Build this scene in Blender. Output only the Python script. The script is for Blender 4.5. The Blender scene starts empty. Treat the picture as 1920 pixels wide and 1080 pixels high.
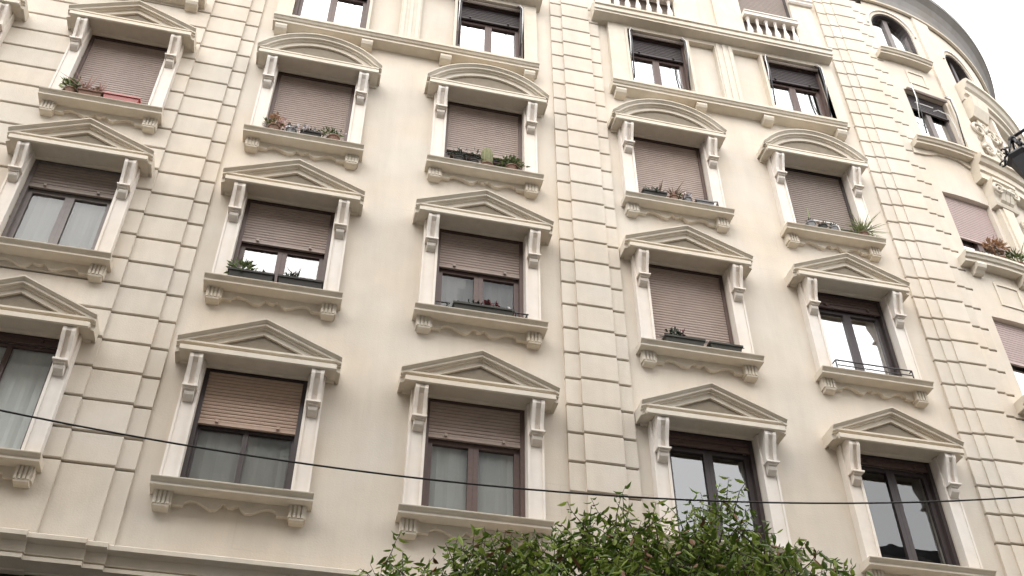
import bpy, bmesh, math, random
from mathutils import Vector, Matrix

random.seed(7)
C = bpy.context.scene.collection
scn = bpy.context.scene
R_ = math.radians

# ---------------------------------------------------------------- camera, sky, sun, exposure
F_PX, YAW, PITCH, ROLL = 1946.2, 12.95, 41.434, 0.043
cd = bpy.data.cameras.new('camera'); cam = bpy.data.objects.new('camera', cd); C.objects.link(cam)
cd.sensor_width = 36.0; cd.lens = 36.0 * F_PX / 1920.0; cd.clip_end = 2000.0; cd.clip_start = 0.05
y_, p_, r_ = R_(YAW), R_(PITCH), R_(ROLL)
fw = Vector((math.sin(y_) * math.cos(p_), math.cos(y_) * math.cos(p_), math.sin(p_)))
rt = Vector((math.cos(y_), -math.sin(y_), 0)); up = rt.cross(fw)
r2 = math.cos(r_) * rt + math.sin(r_) * up; u2 = -math.sin(r_) * rt + math.cos(r_) * up
cam.matrix_world = Matrix(((r2.x, u2.x, -fw.x, 0), (r2.y, u2.y, -fw.y, 0), (r2.z, u2.z, -fw.z, 1.6), (0, 0, 0, 1)))
scn.camera = cam

SUN_EL, SUN_AZ = 46.0, 205.0          # azimuth clockwise from +y (the sun stands behind the camera, to its left)
w = bpy.data.worlds.new('World'); scn.world = w; w.use_nodes = True
nt = w.node_tree; nt.nodes.clear()
sky = nt.nodes.new('ShaderNodeTexSky'); sky.sky_type = 'NISHITA'; sky.sun_disc = False
sky.sun_elevation = R_(SUN_EL); sky.sun_rotation = R_(SUN_AZ); sky.dust_density = 4.0; sky.air_density = 1.5
hs = nt.nodes.new('ShaderNodeHueSaturation'); hs.inputs['Saturation'].default_value = 0.12
mx = nt.nodes.new('ShaderNodeMix'); mx.data_type = 'RGBA'; mx.inputs[0].default_value = 0.62
mx.inputs[7].default_value = (13.0, 13.0, 13.1, 1)      # the even cloud deck, in the sky's own units
bg = nt.nodes.new('ShaderNodeBackground'); bg.inputs['Strength'].default_value = 0.12
out = nt.nodes.new('ShaderNodeOutputWorld')
nt.links.new(sky.outputs[0], hs.inputs['Color']); nt.links.new(hs.outputs[0], mx.inputs[6])
nt.links.new(mx.outputs[2], bg.inputs['Color']); nt.links.new(bg.outputs[0], out.inputs[0])

sd = bpy.data.lights.new('sun', 'SUN'); sd.energy = 0.5; sd.angle = R_(50); sd.color = (1.0, 0.95, 0.88)
sun = bpy.data.objects.new('sun', sd); C.objects.link(sun)
sv = Vector((math.sin(R_(SUN_AZ)) * math.cos(R_(SUN_EL)), math.cos(R_(SUN_AZ)) * math.cos(R_(SUN_EL)), math.sin(R_(SUN_EL))))
sun.rotation_euler = (-sv).to_track_quat('-Z', 'Y').to_euler(); sun.location = (0, 0, 60)
vs = scn.view_settings
vs.view_transform = 'Standard'; vs.look = 'None'; vs.gamma = 1.0; vs.use_curve_mapping = False; vs.exposure = 1.40
try:
    scn.cycles.max_bounces = 8; scn.cycles.diffuse_bounces = 5; scn.cycles.transparent_max_bounces = 12
except Exception: pass

# ---------------------------------------------------------------- materials
def mat(name, col, rough=0.8, spec=0.3, metal=0.0, noise=0.0, nscale=6.0, bump=0.0, bscale=60.0, rnd=0.0, stain=0.0, course=0.0, trans=0.0):
    m = bpy.data.materials.new(name); m.use_nodes = True
    n = m.node_tree.nodes; L = m.node_tree.links; b = n['Principled BSDF']
    b.inputs['Roughness'].default_value = rough; b.inputs['Metallic'].default_value = metal
    b.inputs['Specular IOR Level'].default_value = spec
    geo = n.new('ShaderNodeNewGeometry')
    src = None
    rgb = n.new('ShaderNodeRGB'); rgb.outputs[0].default_value = (*col, 1); src = rgb.outputs[0]
    def mult(src, facsock, lo, hi):
        mr = n.new('ShaderNodeMapRange'); mr.inputs[1].default_value = 0.3; mr.inputs[2].default_value = 0.7
        mr.inputs[3].default_value = lo; mr.inputs[4].default_value = hi; L.new(facsock, mr.inputs[0])
        mm = n.new('ShaderNodeMix'); mm.data_type = 'RGBA'; mm.blend_type = 'MULTIPLY'; mm.inputs[0].default_value = 1
        L.new(src, mm.inputs[6]); L.new(mr.outputs[0], mm.inputs[7]); return mm.outputs[2]
    if noise:
        t = n.new('ShaderNodeTexNoise'); t.inputs['Scale'].default_value = nscale; t.inputs['Detail'].default_value = 6
        L.new(geo.outputs['Position'], t.inputs['Vector']); src = mult(src, t.outputs['Fac'], 1 - noise, 1 + noise * 0.4)
    if stain:   # rain streaks and grime: noise drawn out along z
        mp = n.new('ShaderNodeMapping'); mp.inputs['Scale'].default_value = (2.2, 2.2, 0.22); L.new(geo.outputs['Position'], mp.inputs['Vector'])
        t = n.new('ShaderNodeTexNoise'); t.inputs['Scale'].default_value = 1.6; t.inputs['Detail'].default_value = 8; t.inputs['Roughness'].default_value = 0.65
        L.new(mp.outputs[0], t.inputs['Vector']); src = mult(src, t.outputs['Fac'], 1 - stain, 1 + stain * 0.3)
        t2 = n.new('ShaderNodeTexNoise'); t2.inputs['Scale'].default_value = 0.8; t2.inputs['Detail'].default_value = 3
        L.new(geo.outputs['Position'], t2.inputs['Vector'])
        cr = n.new('ShaderNodeMapRange'); cr.inputs[1].default_value = 0.35; cr.inputs[2].default_value = 0.68; L.new(t2.outputs['Fac'], cr.inputs[0])
        mm = n.new('ShaderNodeMix'); mm.data_type = 'RGBA'; L.new(cr.outputs[0], mm.inputs[0])
        L.new(src, mm.inputs[6]); 
        m3 = n.new('ShaderNodeMix'); m3.data_type = 'RGBA'; m3.blend_type = 'MULTIPLY'; m3.inputs[0].default_value = 1
        L.new(src, m3.inputs[6]); m3.inputs[7].default_value = (1.0, 0.955, 0.90, 1); L.new(m3.outputs[2], mm.inputs[7]); src = mm.outputs[2]
    if course:  # faint old joints showing through the coat here and there
        sx_ = n.new('ShaderNodeSeparateXYZ'); L.new(geo.outputs['Position'], sx_.inputs[0])
        cx_ = n.new('ShaderNodeCombineXYZ'); L.new(sx_.outputs[0], cx_.inputs[0]); L.new(sx_.outputs[2], cx_.inputs[1])
        wv = n.new('ShaderNodeTexNoise'); wv.inputs['Scale'].default_value = 1.3; L.new(geo.outputs['Position'], wv.inputs['Vector'])
        ad = n.new('ShaderNodeVectorMath'); ad.operation = 'SCALE'; ad.inputs[3].default_value = 0.06; L.new(wv.outputs['Color'], ad.inputs[0])
        a2 = n.new('ShaderNodeVectorMath'); L.new(cx_.outputs[0], a2.inputs[0]); L.new(ad.outputs[0], a2.inputs[1])
        bk = n.new('ShaderNodeTexBrick'); bk.inputs['Scale'].default_value = 1.0; bk.inputs['Brick Width'].default_value = 1.3; bk.inputs['Row Height'].default_value = 0.45
        bk.inputs['Mortar Size'].default_value = 0.012; bk.inputs['Mortar Smooth'].default_value = 0.6; L.new(a2.outputs[0], bk.inputs['Vector'])
        nm = n.new('ShaderNodeTexNoise'); nm.inputs['Scale'].default_value = 0.9; nm.inputs['Detail'].default_value = 4; L.new(geo.outputs['Position'], nm.inputs['Vector'])
        th = n.new('ShaderNodeMapRange'); th.inputs[1].default_value = 0.52; th.inputs[2].default_value = 0.66; th.inputs[4].default_value = course; L.new(nm.outputs['Fac'], th.inputs[0])
        mk = n.new('ShaderNodeMath'); mk.operation = 'MULTIPLY'; L.new(bk.outputs['Fac'], mk.inputs[0]); L.new(th.outputs[0], mk.inputs[1])
        mm = n.new('ShaderNodeMix'); mm.data_type = 'RGBA'; L.new(mk.outputs[0], mm.inputs[0]); L.new(src, mm.inputs[6]); mm.inputs[7].default_value = (0.05, 0.045, 0.04, 1); src = mm.outputs[2]
    if rnd:
        oi = n.new('ShaderNodeObjectInfo'); mr = n.new('ShaderNodeMapRange'); mr.inputs[3].default_value = 1 - rnd; mr.inputs[4].default_value = 1 + rnd * 0.6
        L.new(oi.outputs['Random'], mr.inputs[0])
        mm = n.new('ShaderNodeMix'); mm.data_type = 'RGBA'; mm.blend_type = 'MULTIPLY'; mm.inputs[0].default_value = 1
        L.new(src, mm.inputs[6]); L.new(mr.outputs[0], mm.inputs[7]); src = mm.outputs[2]
    L.new(src, b.inputs['Base Color'])
    if bump:
        t = n.new('ShaderNodeTexNoise'); t.inputs['Scale'].default_value = bscale; t.inputs['Detail'].default_value = 5
        L.new(geo.outputs['Position'], t.inputs['Vector'])
        bp = n.new('ShaderNodeBump'); bp.inputs['Strength'].default_value = bump; bp.inputs['Distance'].default_value = 0.01
        L.new(t.outputs['Fac'], bp.inputs['Height']); L.new(bp.outputs[0], b.inputs['Normal'])
    if trans:
        b.inputs['Subsurface Weight'].default_value = 0.0
        tr = n.new('ShaderNodeBsdfTranslucent'); L.new(src, tr.inputs['Color'])
        ms = n.new('ShaderNodeMixShader'); ms.inputs[0].default_value = trans
        L.new(b.outputs[0], ms.inputs[1]); L.new(tr.outputs[0], ms.inputs[2])
        L.new(ms.outputs[0], n['Material Output'].inputs['Surface'])
    return m

STUCCO = mat('cream_stucco', (0.585, 0.533, 0.463), 0.9, 0.2, noise=0.05, nscale=3.0, bump=0.25, bscale=45, stain=0.085, course=0.07)
STONE = mat('cream_block', (0.585, 0.533, 0.463), 0.9, 0.2, noise=0.05, nscale=5.0, bump=0.3, bscale=50, rnd=0.05, stain=0.09)
TRIM = mat('pale_trim', (0.605, 0.555, 0.475), 0.85, 0.25, noise=0.07, nscale=7.0, bump=0.2, bscale=70, stain=0.07)
JAMB = mat('white_trim', (0.70, 0.655, 0.605), 0.85, 0.25, noise=0.05, nscale=7.0, bump=0.15, bscale=70, stain=0.06)
TYMP = mat('tympanum_shade', (0.235, 0.20, 0.155), 0.95, 0.15, noise=0.12, nscale=9.0, bump=0.4, bscale=50)  # shade inside the pediments is painted into this colour
EAVE = mat('grey_eave', (0.24, 0.23, 0.22), 0.85, 0.2, noise=0.10, nscale=2.0, stain=0.15)
SLAT = mat('brown_slat', (0.345, 0.279, 0.247), 0.55, 0.35, noise=0.08, nscale=5, rnd=0.10, stain=0.06)
SLATP = mat('pink_slat', (0.44, 0.32, 0.25), 0.55, 0.35, noise=0.06, nscale=12)
SLATL = mat('mauve_slat', (0.44, 0.345, 0.325), 0.55, 0.35, noise=0.06, nscale=12)
SLATG = mat('grey_slat', (0.25, 0.203, 0.175), 0.55, 0.35, noise=0.06, nscale=12)
FRAME = mat('brown_wood', (0.105, 0.067, 0.058), 0.5, 0.4, noise=0.15, nscale=18)
FRAMED = mat('dark_wood', (0.05, 0.038, 0.038), 0.5, 0.4, noise=0.15, nscale=18)
FRAMEG = mat('grey_wood', (0.17, 0.145, 0.135), 0.5, 0.4, noise=0.15, nscale=18)
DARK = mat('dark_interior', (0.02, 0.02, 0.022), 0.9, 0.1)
CURT = {k: mat('curtain_' + k, c, 0.9, 0.1, noise=0.08, nscale=3) for k, c in
        (('white', (0.76, 0.745, 0.72)), ('cream', (0.44, 0.425, 0.41)), ('grey', (0.31, 0.295, 0.28)), ('dull', (0.235, 0.225, 0.213)), ('dark', (0.15, 0.143, 0.14)))}
IRON = mat('black_iron', (0.02, 0.018, 0.02), 0.45, 0.5)
WHITEM = mat('white_enamel', (0.75, 0.74, 0.72), 0.4, 0.5)
BROWN = mat('dark_brown', (0.034, 0.025, 0.016), 0.6, 0.3, noise=0.2, nscale=3)  # one even dark brown for front and piers below the cornice
ROOF = mat('slate_roof', (0.10, 0.095, 0.095), 0.8, 0.2, noise=0.2, nscale=4)
OPP = mat('ochre_render', (0.34, 0.325, 0.305), 0.9, 0.2, noise=0.1, nscale=2, stain=0.12)
OPPW = mat('far_glass', (0.05, 0.055, 0.06), 0.1, 0.6)
ASPH = mat('asphalt', (0.055, 0.054, 0.053), 0.9, 0.2, noise=0.2, nscale=8, bump=0.4, bscale=90)
PAVE = mat('pavement_slabs', (0.22, 0.21, 0.195), 0.85, 0.2, noise=0.15, nscale=4, bump=0.3, bscale=60)
GRND = mat('ground_earth', (0.14, 0.13, 0.115), 0.95, 0.1, noise=0.2, nscale=0.5)
BARK = mat('grey_bark', (0.09, 0.075, 0.06), 0.9, 0.1, noise=0.3, nscale=20, bump=0.6, bscale=30)
LEAF = mat('dark_leaf', (0.125, 0.200, 0.028), 0.55, 0.25, noise=0.35, nscale=3.0, rnd=0.25, trans=0.25)
LEAFY = mat('young_leaf', (0.34, 0.43, 0.085), 0.55, 0.25, noise=0.35, nscale=3.0, rnd=0.25, trans=0.3)
LEAFR = mat('withered_leaf', (0.26, 0.13, 0.07), 0.6, 0.3, noise=0.3, nscale=5)
ORANGE = mat('orange_peel', (0.50, 0.17, 0.03), 0.5, 0.4, bump=0.3, bscale=200)
CABLE = mat('black_rubber', (0.035, 0.033, 0.032), 0.6, 0.3)
PGREEN = mat('plant_green', (0.10, 0.13, 0.045), 0.6, 0.3, noise=0.3, nscale=20, trans=0.2)
PPALE = mat('plant_pale_green', (0.30, 0.33, 0.17), 0.6, 0.3, noise=0.3, nscale=20, trans=0.2)
PDARK = mat('plant_dark_green', (0.04, 0.055, 0.035), 0.6, 0.3, noise=0.3, nscale=20)
PDRY = mat('plant_dry', (0.33, 0.24, 0.18), 0.7, 0.2, noise=0.3, nscale=20)
PPINK = mat('petal_pink', (0.55, 0.36, 0.33), 0.6, 0.3, noise=0.2, nscale=20, trans=0.2)
PORG = mat('petal_orange', (0.36, 0.21, 0.12), 0.6, 0.3, noise=0.2, nscale=20, trans=0.2)
PRED = mat('petal_red', (0.15, 0.03, 0.035), 0.6, 0.3, noise=0.2, nscale=20)
PWHITE = mat('petal_white', (0.60, 0.56, 0.58), 0.6, 0.3)
BOXRED = mat('red_plastic', (0.32, 0.07, 0.06), 0.4, 0.4, noise=0.1)
BOXDK = mat('dark_plastic', (0.055, 0.052, 0.048), 0.8, 0.2, noise=0.1)
BOXGR = mat('green_plastic', (0.062, 0.060, 0.052), 0.8, 0.2, noise=0.1)
BOXGY = mat('grey_plastic', (0.16, 0.155, 0.16), 0.5, 0.4, noise=0.1)
TERRA = mat('terracotta', (0.22, 0.135, 0.10), 0.8, 0.2, noise=0.15)
CACT = mat('cactus_skin', (0.19, 0.19, 0.10), 0.7, 0.2, noise=0.25, nscale=25)

def glass(name, refl, rough=0.01, tint=(1, 1, 1)):
    m = bpy.data.materials.new(name); m.use_nodes = True
    n = m.node_tree.nodes; L = m.node_tree.links; n.remove(n['Principled BSDF'])
    g = n.new('ShaderNodeBsdfGlossy'); g.inputs['Roughness'].default_value = rough; g.inputs['Color'].default_value = (*tint, 1)
    t = n.new('ShaderNodeBsdfTransparent'); t.inputs['Color'].default_value = (0.88, 0.9, 0.9, 1)
    fr = n.new('ShaderNodeFresnel'); fr.inputs['IOR'].default_value = refl
    geo = n.new('ShaderNodeNewGeometry'); inv = n.new('ShaderNodeMath'); inv.operation = 'SUBTRACT'; inv.inputs[0].default_value = 1.0; L.new(geo.outputs['Backfacing'], inv.inputs[1])
    mu = n.new('ShaderNodeMath'); mu.operation = 'MULTIPLY'; L.new(fr.outputs[0], mu.inputs[0]); L.new(inv.outputs[0], mu.inputs[1])
    ms = n.new('ShaderNodeMixShader'); L.new(mu.outputs[0], ms.inputs[0]); L.new(t.outputs[0], ms.inputs[1]); L.new(g.outputs[0], ms.inputs[2])
    tx = n.new('ShaderNodeTexNoise'); tx.inputs['Scale'].default_value = 1.7; tx.inputs['Detail'].default_value = 2
    L.new(geo.outputs['Position'], tx.inputs['Vector'])
    bp = n.new('ShaderNodeBump'); bp.inputs['Strength'].default_value = 0.12; bp.inputs['Distance'].default_value = 0.02
    L.new(tx.outputs['Fac'], bp.inputs['Height']); L.new(bp.outputs[0], g.inputs['Normal']); L.new(bp.outputs[0], fr.inputs['Normal'])
    L.new(ms.outputs[0], n['Material Output'].inputs['Surface'])
    return m
GLASS = glass('bright_glass', 6.0)
GLASSD = glass('plain_glass', 1.8)
GLASSL = glass('clear_glass', 1.38)
GLASSM = glass('soft_glass', 2.25)
GLASSG = glass('grey_glass', 1.85)

# ---------------------------------------------------------------- mesh helpers
D = 11.218                      # the flat facade is the plane y = D; 'dep' is metres in front of it
SC, RC = 10.5, 6.5              # beyond s = SC the front bends round a corner of radius RC
CY = D + RC
def plan(s, dep):               # arc length along the facade + depth -> x, y
    if s <= SC: return s, D - dep
    t = (s - SC) / RC
    return SC + (RC + dep) * math.sin(t), CY - (RC + dep) * math.cos(t)
def S(deg): return SC + R_(deg) * RC

class MB:
    """collects faces; world=True maps (s, dep, z) through plan(), else (x, -dep, z)"""
    def __init__(self, world=False): self.v = []; self.f = []; self.world = world; self.mi = []; self.cur = 0
    def P(self, s, d, z):
        if self.world: x, y = plan(s, d); return (x, y, z)
        return (s, -d, z)
    def add(self, pts, faces):
        o = len(self.v); self.v += pts; self.f += [tuple(i + o for i in f) for f in faces]; self.mi += [self.cur] * len(faces)
    def stations(self, s0, s1):
        if not self.world or s1 <= SC + 1e-6: return [s0, s1]
        out = [s0]
        if s0 < SC: out.append(SC)
        a = out[-1]; n = max(1, int(math.ceil((s1 - a) / 0.17)))
        out += [a + (s1 - a) * i / n for i in range(1, n + 1)]
        return out
    def sweep(self, s0, s1, prof, st=None, zf=None, caps=True):
        """profile [(dep, z)] carried along s; zf(s) shifts z"""
        st = st or self.stations(s0, s1); n = len(prof); pts = []; fs = []
        for s in st:
            dz = zf(s) if zf else 0.0
            pts += [self.P(s, d, z + dz) for d, z in prof]
        for i in range(len(st) - 1):
            for k in range(n):
                a, b = i * n + k, i * n + (k + 1) % n
                fs.append((a, b, b + n, a + n))
        if caps:
            fs.append(tuple(range(n))); o = (len(st) - 1) * n; fs.append(tuple(o + k for k in reversed(range(n))))
        self.add(pts, fs)
    def box(self, s0, s1, d0, d1, z0, z1):
        self.sweep(s0, s1, [(d0, z0), (d0, z1), (d1, z1), (d1, z0)])
    def plate(self, poly, d0, d1):
        """polygon [(s, z)] with thickness d0..d1"""
        n = len(poly); pts = [self.P(s, d0, z) for s, z in poly] + [self.P(s, d1, z) for s, z in poly]
        fs = [tuple(range(n)), tuple(reversed(range(n, 2 * n)))] + [(k, (k + 1) % n, (k + 1) % n + n, k + n) for k in range(n)]
        self.add(pts, fs)
    def tube(self, pts, r, n=6, cap=True):
        pts = [Vector(p) for p in pts]; o = len(self.v); vs = []; fs = []
        rr = r if isinstance(r, (list, tuple)) else [r] * len(pts)
        ref = None
        for i, p in enumerate(pts):
            d = (pts[min(i + 1, len(pts) - 1)] - pts[max(i - 1, 0)]).normalized()
            if ref is None: ref = d.orthogonal().normalized()
            ref = (ref - d * ref.dot(d)).normalized(); b = d.cross(ref)
            for k in range(n):
                a = 2 * math.pi * k / n; vs.append(tuple(p + (ref * math.cos(a) + b * math.sin(a)) * rr[i]))
        for i in range(len(pts) - 1):
            for k in range(n):
                a, b2 = i * n + k, i * n + (k + 1) % n; fs.append((a, b2, b2 + n, a + n))
        if cap: fs.append(tuple(reversed(range(n)))); fs.append(tuple((len(pts) - 1) * n + k for k in range(n)))
        self.add(vs, fs)
    def lathe(self, c, prof, n=10):
        """profile [(r, z)] about a vertical axis at c (raw coordinates)"""
        vs = []; fs = []
        for r, z in prof:
            for k in range(n):
                a = 2 * math.pi * k / n; vs.append((c[0] + r * math.cos(a), c[1] + r * math.sin(a), c[2] + z))
        for i in range(len(prof) - 1):
            for k in range(n):
                a, b = i * n + k, i * n + (k + 1) % n; fs.append((a, b, b + n, a + n))
        fs.append(tuple(reversed(range(n)))); fs.append(tuple((len(prof) - 1) * n + k for k in range(n)))
        self.add(vs, fs)
    def mesh(self, name, mats, smooth=False):
        me = bpy.data.meshes.new(name); me.from_pydata(self.v, [], self.f)
        mats = mats if isinstance(mats, (list, tuple)) else [mats]
        for m in mats: me.materials.append(m)
        for p, i in zip(me.polygons, self.mi): p.material_index = i
        b = bmesh.new(); b.from_mesh(me); bmesh.ops.recalc_face_normals(b, faces=b.faces); b.to_mesh(me); b.free()
        if smooth:
            for p in me.polygons: p.use_smooth = True
        return me
def link(name, me, parent=None, loc=None, **props):
    o = bpy.data.objects.new(name, me); C.objects.link(o)
    if parent: o.parent = parent
    if loc: o.location = loc
    for k, v in props.items(): o[k] = v
    return o
def empty(name, parent=None, loc=(0, 0, 0), **props):
    o = link(name, None, parent, loc, **props); o.empty_display_size = 0.2; return o

# ---------------------------------------------------------------- ground
def sheet(name, x0, x1, y0, y1, z, m, t=None):
    b = MB()
    if t: b.add([(x, y, zz) for zz in (z - t, z) for x, y in ((x0, y0), (x1, y0), (x1, y1), (x0, y1))],
                [(0, 1, 2, 3), (4, 5, 6, 7), (0, 1, 5, 4), (1, 2, 6, 5), (2, 3, 7, 6), (3, 0, 4, 7)])
    else: b.add([(x0, y0, z), (x1, y0, z), (x1, y1, z), (x0, y1, z)], [(0, 1, 2, 3)])
    return link(name, b.mesh(name, m), kind='structure')
sheet('ground', -700, 700, -700, 700, -0.02, GRND)
sheet('road', -120, 120, -0.6, 8.0, 0.0, ASPH)
sheet('pavement', -40, 60, 8.0, 11.8, 0.13, PAVE, 0.13)
sheet('pavement', -120, 120, -3.0, -0.6, 0.13, PAVE, 0.13)

# ---------------------------------------------------------------- the apartment building
B = empty('apartment_building', loc=(0, D, 0), label='cream rusticated apartment building with pedimented windows and a rounded corner', category='building')
def bpart(name, mb, m, parent=None, smooth=False, **props):
    """a part in world coordinates under the building (or under one of its parts)"""
    o = link(name, mb.mesh(name, m, smooth), parent or B, **props)
    o.location = (0, -D, 0) if parent is None else (0, 0, 0)
    return o
def epart(name, **props): return empty(name, B, (0, -D, 0), **props)

REF = {1: 16.421, 2: 13.351, 3: 10.251}
COL = {'Z': -6.38, 'A': -3.768, 'B': -0.78, 'C': 2.092, 'D': 5.368, 'E': 8.14}
SX = {'Z': .955, 'A': .955, 'B': 1.003, 'C': 1.034, 'D': 1.027, 'E': .985}     # the bays are not all of one width
DZ = {('Z', 1): -.095, ('A', 1): -.095, ('B', 1): .016, ('C', 1): .045, ('E', 1): -.085, ('B', 2): .015, ('C', 2): .035, ('E', 2): -.02, ('A', 2): -.015, ('A', 3): .032, ('C', 3): -.01, ('D', 3): -.012, ('E', 3): .012}
def rz(c, r): return REF[r] + DZ.get((c, r), 0)
OFF = {'Z': 0.14, 'A': 0.14, 'B': 0, 'C': 0, 'D': 0, 'E': 0}
HW = 0.645
TOPZ, BOTZ = -0.60, -2.42
Z0, Z1 = 6.6, 22.1
_zk = [(-4, 7.05), (0, 8.86), (6, 11.56), (14, 15.10), (18, 16.83), (26, 20.22), (32, 22.8)]
def zk(k):
    for (a, za), (b, zb) in zip(_zk, _zk[1:]):
        if k <= b: return za + (zb - za) * (k - a) / (b - a)
    return _zk[-1][1]

def gridwall(s0, s1, z0, z1, holes, dep, back, arches=()):
    """a wall of quads with rectangular holes (s0, s1, z0, z1) and reveals going back"""
    b = MB(True)
    ss = {s0, s1}; zz = {z0, z1}
    for h in list(holes): ss |= {h[0], h[1]}; zz |= {h[2], h[3]}
    if s1 > SC:
        k = max(s0, SC); 
        while k < s1: ss.add(round(k, 4)); k += 0.18
    ss = sorted(x for x in ss if s0 <= x <= s1); zz = sorted(z for z in zz if z0 <= z <= z1)
    ss = [x for i, x in enumerate(ss) if i == 0 or x - ss[i - 1] > 1e-4]
    idx = {}
    def V(s, z):
        k = (round(s, 4), round(z, 4))
        if k not in idx: idx[k] = len(b.v); b.v.append(b.P(s, dep, z))
        return idx[k]
    for i in range(len(ss) - 1):
        for j in range(len(zz) - 1):
            cs, cz = (ss[i] + ss[i + 1]) / 2, (zz[j] + zz[j + 1]) / 2
            if any(h[0] < cs < h[1] and h[2] < cz < h[3] for h in holes): continue
            b.f.append((V(ss[i], zz[j]), V(ss[i + 1], zz[j]), V(ss[i + 1], zz[j + 1]), V(ss[i], zz[j + 1]))); b.mi.append(0)
    for h in holes:
        for z in (h[2], h[3]):
            if z0 < z < z1 + 1e-6:
                st = b.stations(h[0], h[1])
                for a, c in zip(st, st[1:]): b.add([b.P(a, dep, z), b.P(c, dep, z), b.P(c, back, z), b.P(a, back, z)], [(0, 1, 2, 3)])
        for s in (h[0], h[1]):
            b.add([b.P(s, dep, h[2]), b.P(s, dep, h[3]), b.P(s, back, h[3]), b.P(s, back, h[2])], [(0, 1, 2, 3)])
    return b

def opening(c, r): x = COL[c]; h = HW * SX[c]; return (x - h, x + h, rz(c, r) + BOTZ, rz(c, r) + TOPZ)
R0Z = (17.10, 18.93)
R0W = {'A': (-4.42, -3.14), 'B': (-1.42, -0.12), 'C': (1.50, 2.78), 'D': (4.86, 6.09), 'E': (7.70, 8.98)}
TOPW = {'D': (4.62, 5.98), 'E': (7.52, 8.74)}
TOPZZ = (19.46, 21.85)

holes = [opening(c, r) for c in 'BC' for r in (1, 2, 3)] + [(*R0W[c], *R0Z) for c in 'BC']
bpart('wall', gridwall(-1.93, 3.33, Z0, Z1, holes, 0.0, -0.36), STUCCO)
holes = [opening(c, r) for c in 'DE' for r in (1, 2, 3)] + [(*R0W[c], *R0Z) for c in 'DE'] + [(*TOPW[c], *TOPZZ) for c in 'DE']
bpart('wall', gridwall(4.29, 9.39, Z0, Z1, holes, 0.0, -0.36), STUCCO)
holesA = [opening(c, r) for c in 'A' for r in (1, 2, 3)] + [opening('Z', 1), (*R0W['A'], *R0Z)]
wallA = bpart('wall', gridwall(-8.6, -2.74, Z0, Z1, holesA, 0.055, -0.36), STUCCO, label='wall faced with horizontal grooved courses')

# curved corner: holes in s
G_R1 = (S(3.0), S(12.6), 14.05, 15.83); G_R2 = (S(3.0), S(12.6), 10.95, 12.78); G_R0 = (S(3.6), S(12.9), 17.12, 18.95)
G_TOP = (S(2.2), S(11.4), 20.02, 21.2); H_TOP = (S(20.0), S(29.0), 20.02, 20.95); H_R0 = (S(27.2), S(35.5), 16.95, 18.75)
hc = [G_R1, G_R2, G_R0, (G_TOP[0], G_TOP[1], G_TOP[2], 21.76), (H_TOP[0], H_TOP[1], H_TOP[2], 21.45), H_R0]
bpart('wall', gridwall(10.67, S(100), Z0, Z1, hc, 0.0, -0.30), STUCCO, label='curved wall round the corner', smooth=False)
for (s0, s1, z0, zs), top in ((G_TOP, 21.76), (H_TOP, 21.45)):
    sp = MB(True); n = 16; cs, hw, hh = (s0 + s1) / 2, (s1 - s0) / 2, top - zs
    arc = [(cs - hw * math.cos(math.pi * i / n), zs + hh * math.sin(math.pi * i / n)) for i in range(n + 1)]
    for (a, za), (c, zc) in zip(arc, arc[1:]):
        sp.add([sp.P(a, 0, za), sp.P(c, 0, zc), sp.P(c, 0, top + 0.001), sp.P(a, 0, top + 0.001)], [(0, 1, 2, 3)])
        sp.add([sp.P(a, 0, za), sp.P(c, 0, zc), sp.P(c, -0.30, zc), sp.P(a, -0.30, za)], [(0, 1, 2, 3)])
    bpart('arch_spandrel', sp, STUCCO)
    ln = MB(True)
    for (a, za), (c, zc) in zip([(s0, z0)] + arc, arc + [(s1, z0)]):
        f = lambda q, z: (cs + (q - cs) * .94, zs + (z - zs) * .94 if z > zs else z)
        (a2, za2), (c2, zc2) = f(a, za), f(c, zc)
        ln.add([ln.P(a2, -.03, za2), ln.P(c2, -.03, zc2), ln.P(c2, -.22, zc2), ln.P(a2, -.22, za2), ln.P(a, -.03, za), ln.P(c, -.03, zc), ln.P(c, -.22, zc), ln.P(a, -.22, za)],
               [(0, 1, 2, 3), (0, 1, 5, 4), (3, 2, 6, 7), (4, 5, 6, 7)])
    bpart('window_lining', ln, FRAMED)

# ---- rusticated pilasters: a backing and single blocks
from bpy_extras.object_utils import world_to_camera_view
bpy.context.view_layer.update()
def px(x, y, z):
    d = Vector((x, y, z - 1.6)); dep = d.dot(fw)
    if dep <= 0.1: return None
    return 960 + F_PX * d.dot(r2) / dep, 540 - F_PX * d.dot(u2) / dep
stones = []     # (parent key, s0, s1, dback, dfront, z0, z1)
GAP = 0.030
def course(key, s0, s1, db, df, z0, z1, cuts=()):
    za, zb = z0 + GAP / 2, z1 - GAP / 2
    segs = [(s0, s1, za, zb)]
    for h in cuts:
        nx = []
        for a, b_, c, d in segs:
            if h[1] <= a or h[0] >= b_ or h[3] <= c or h[2] >= d: nx.append((a, b_, c, d)); continue
            if h[0] - a > 0.02: nx.append((a, h[0], c, d))
            if b_ - h[1] > 0.02: nx.append((h[1], b_, c, d))
            m0, m1 = max(a, h[0]), min(b_, h[1])
            if h[2] - c > 0.05: nx.append((m0, m1, c, h[2]))
            if d - h[3] > 0.05: nx.append((m0, m1, h[3], d))
        segs = nx
    for a, b_, c, d in segs: stones.append((key, a, b_, db, df, c, d))
pil = {}
def backing(key, rects, **pr):
    b = MB(True)
    for s0, s1, d1 in rects: b.box(s0, s1, -0.3, d1, Z0, Z1)
    pil[key] = bpart('pilaster', b, STONE, **pr)
backing('mid', [(3.33, 3.547, -0.03), (3.547, 4.09, 0.01), (4.09, 4.29, -0.03)])
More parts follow.
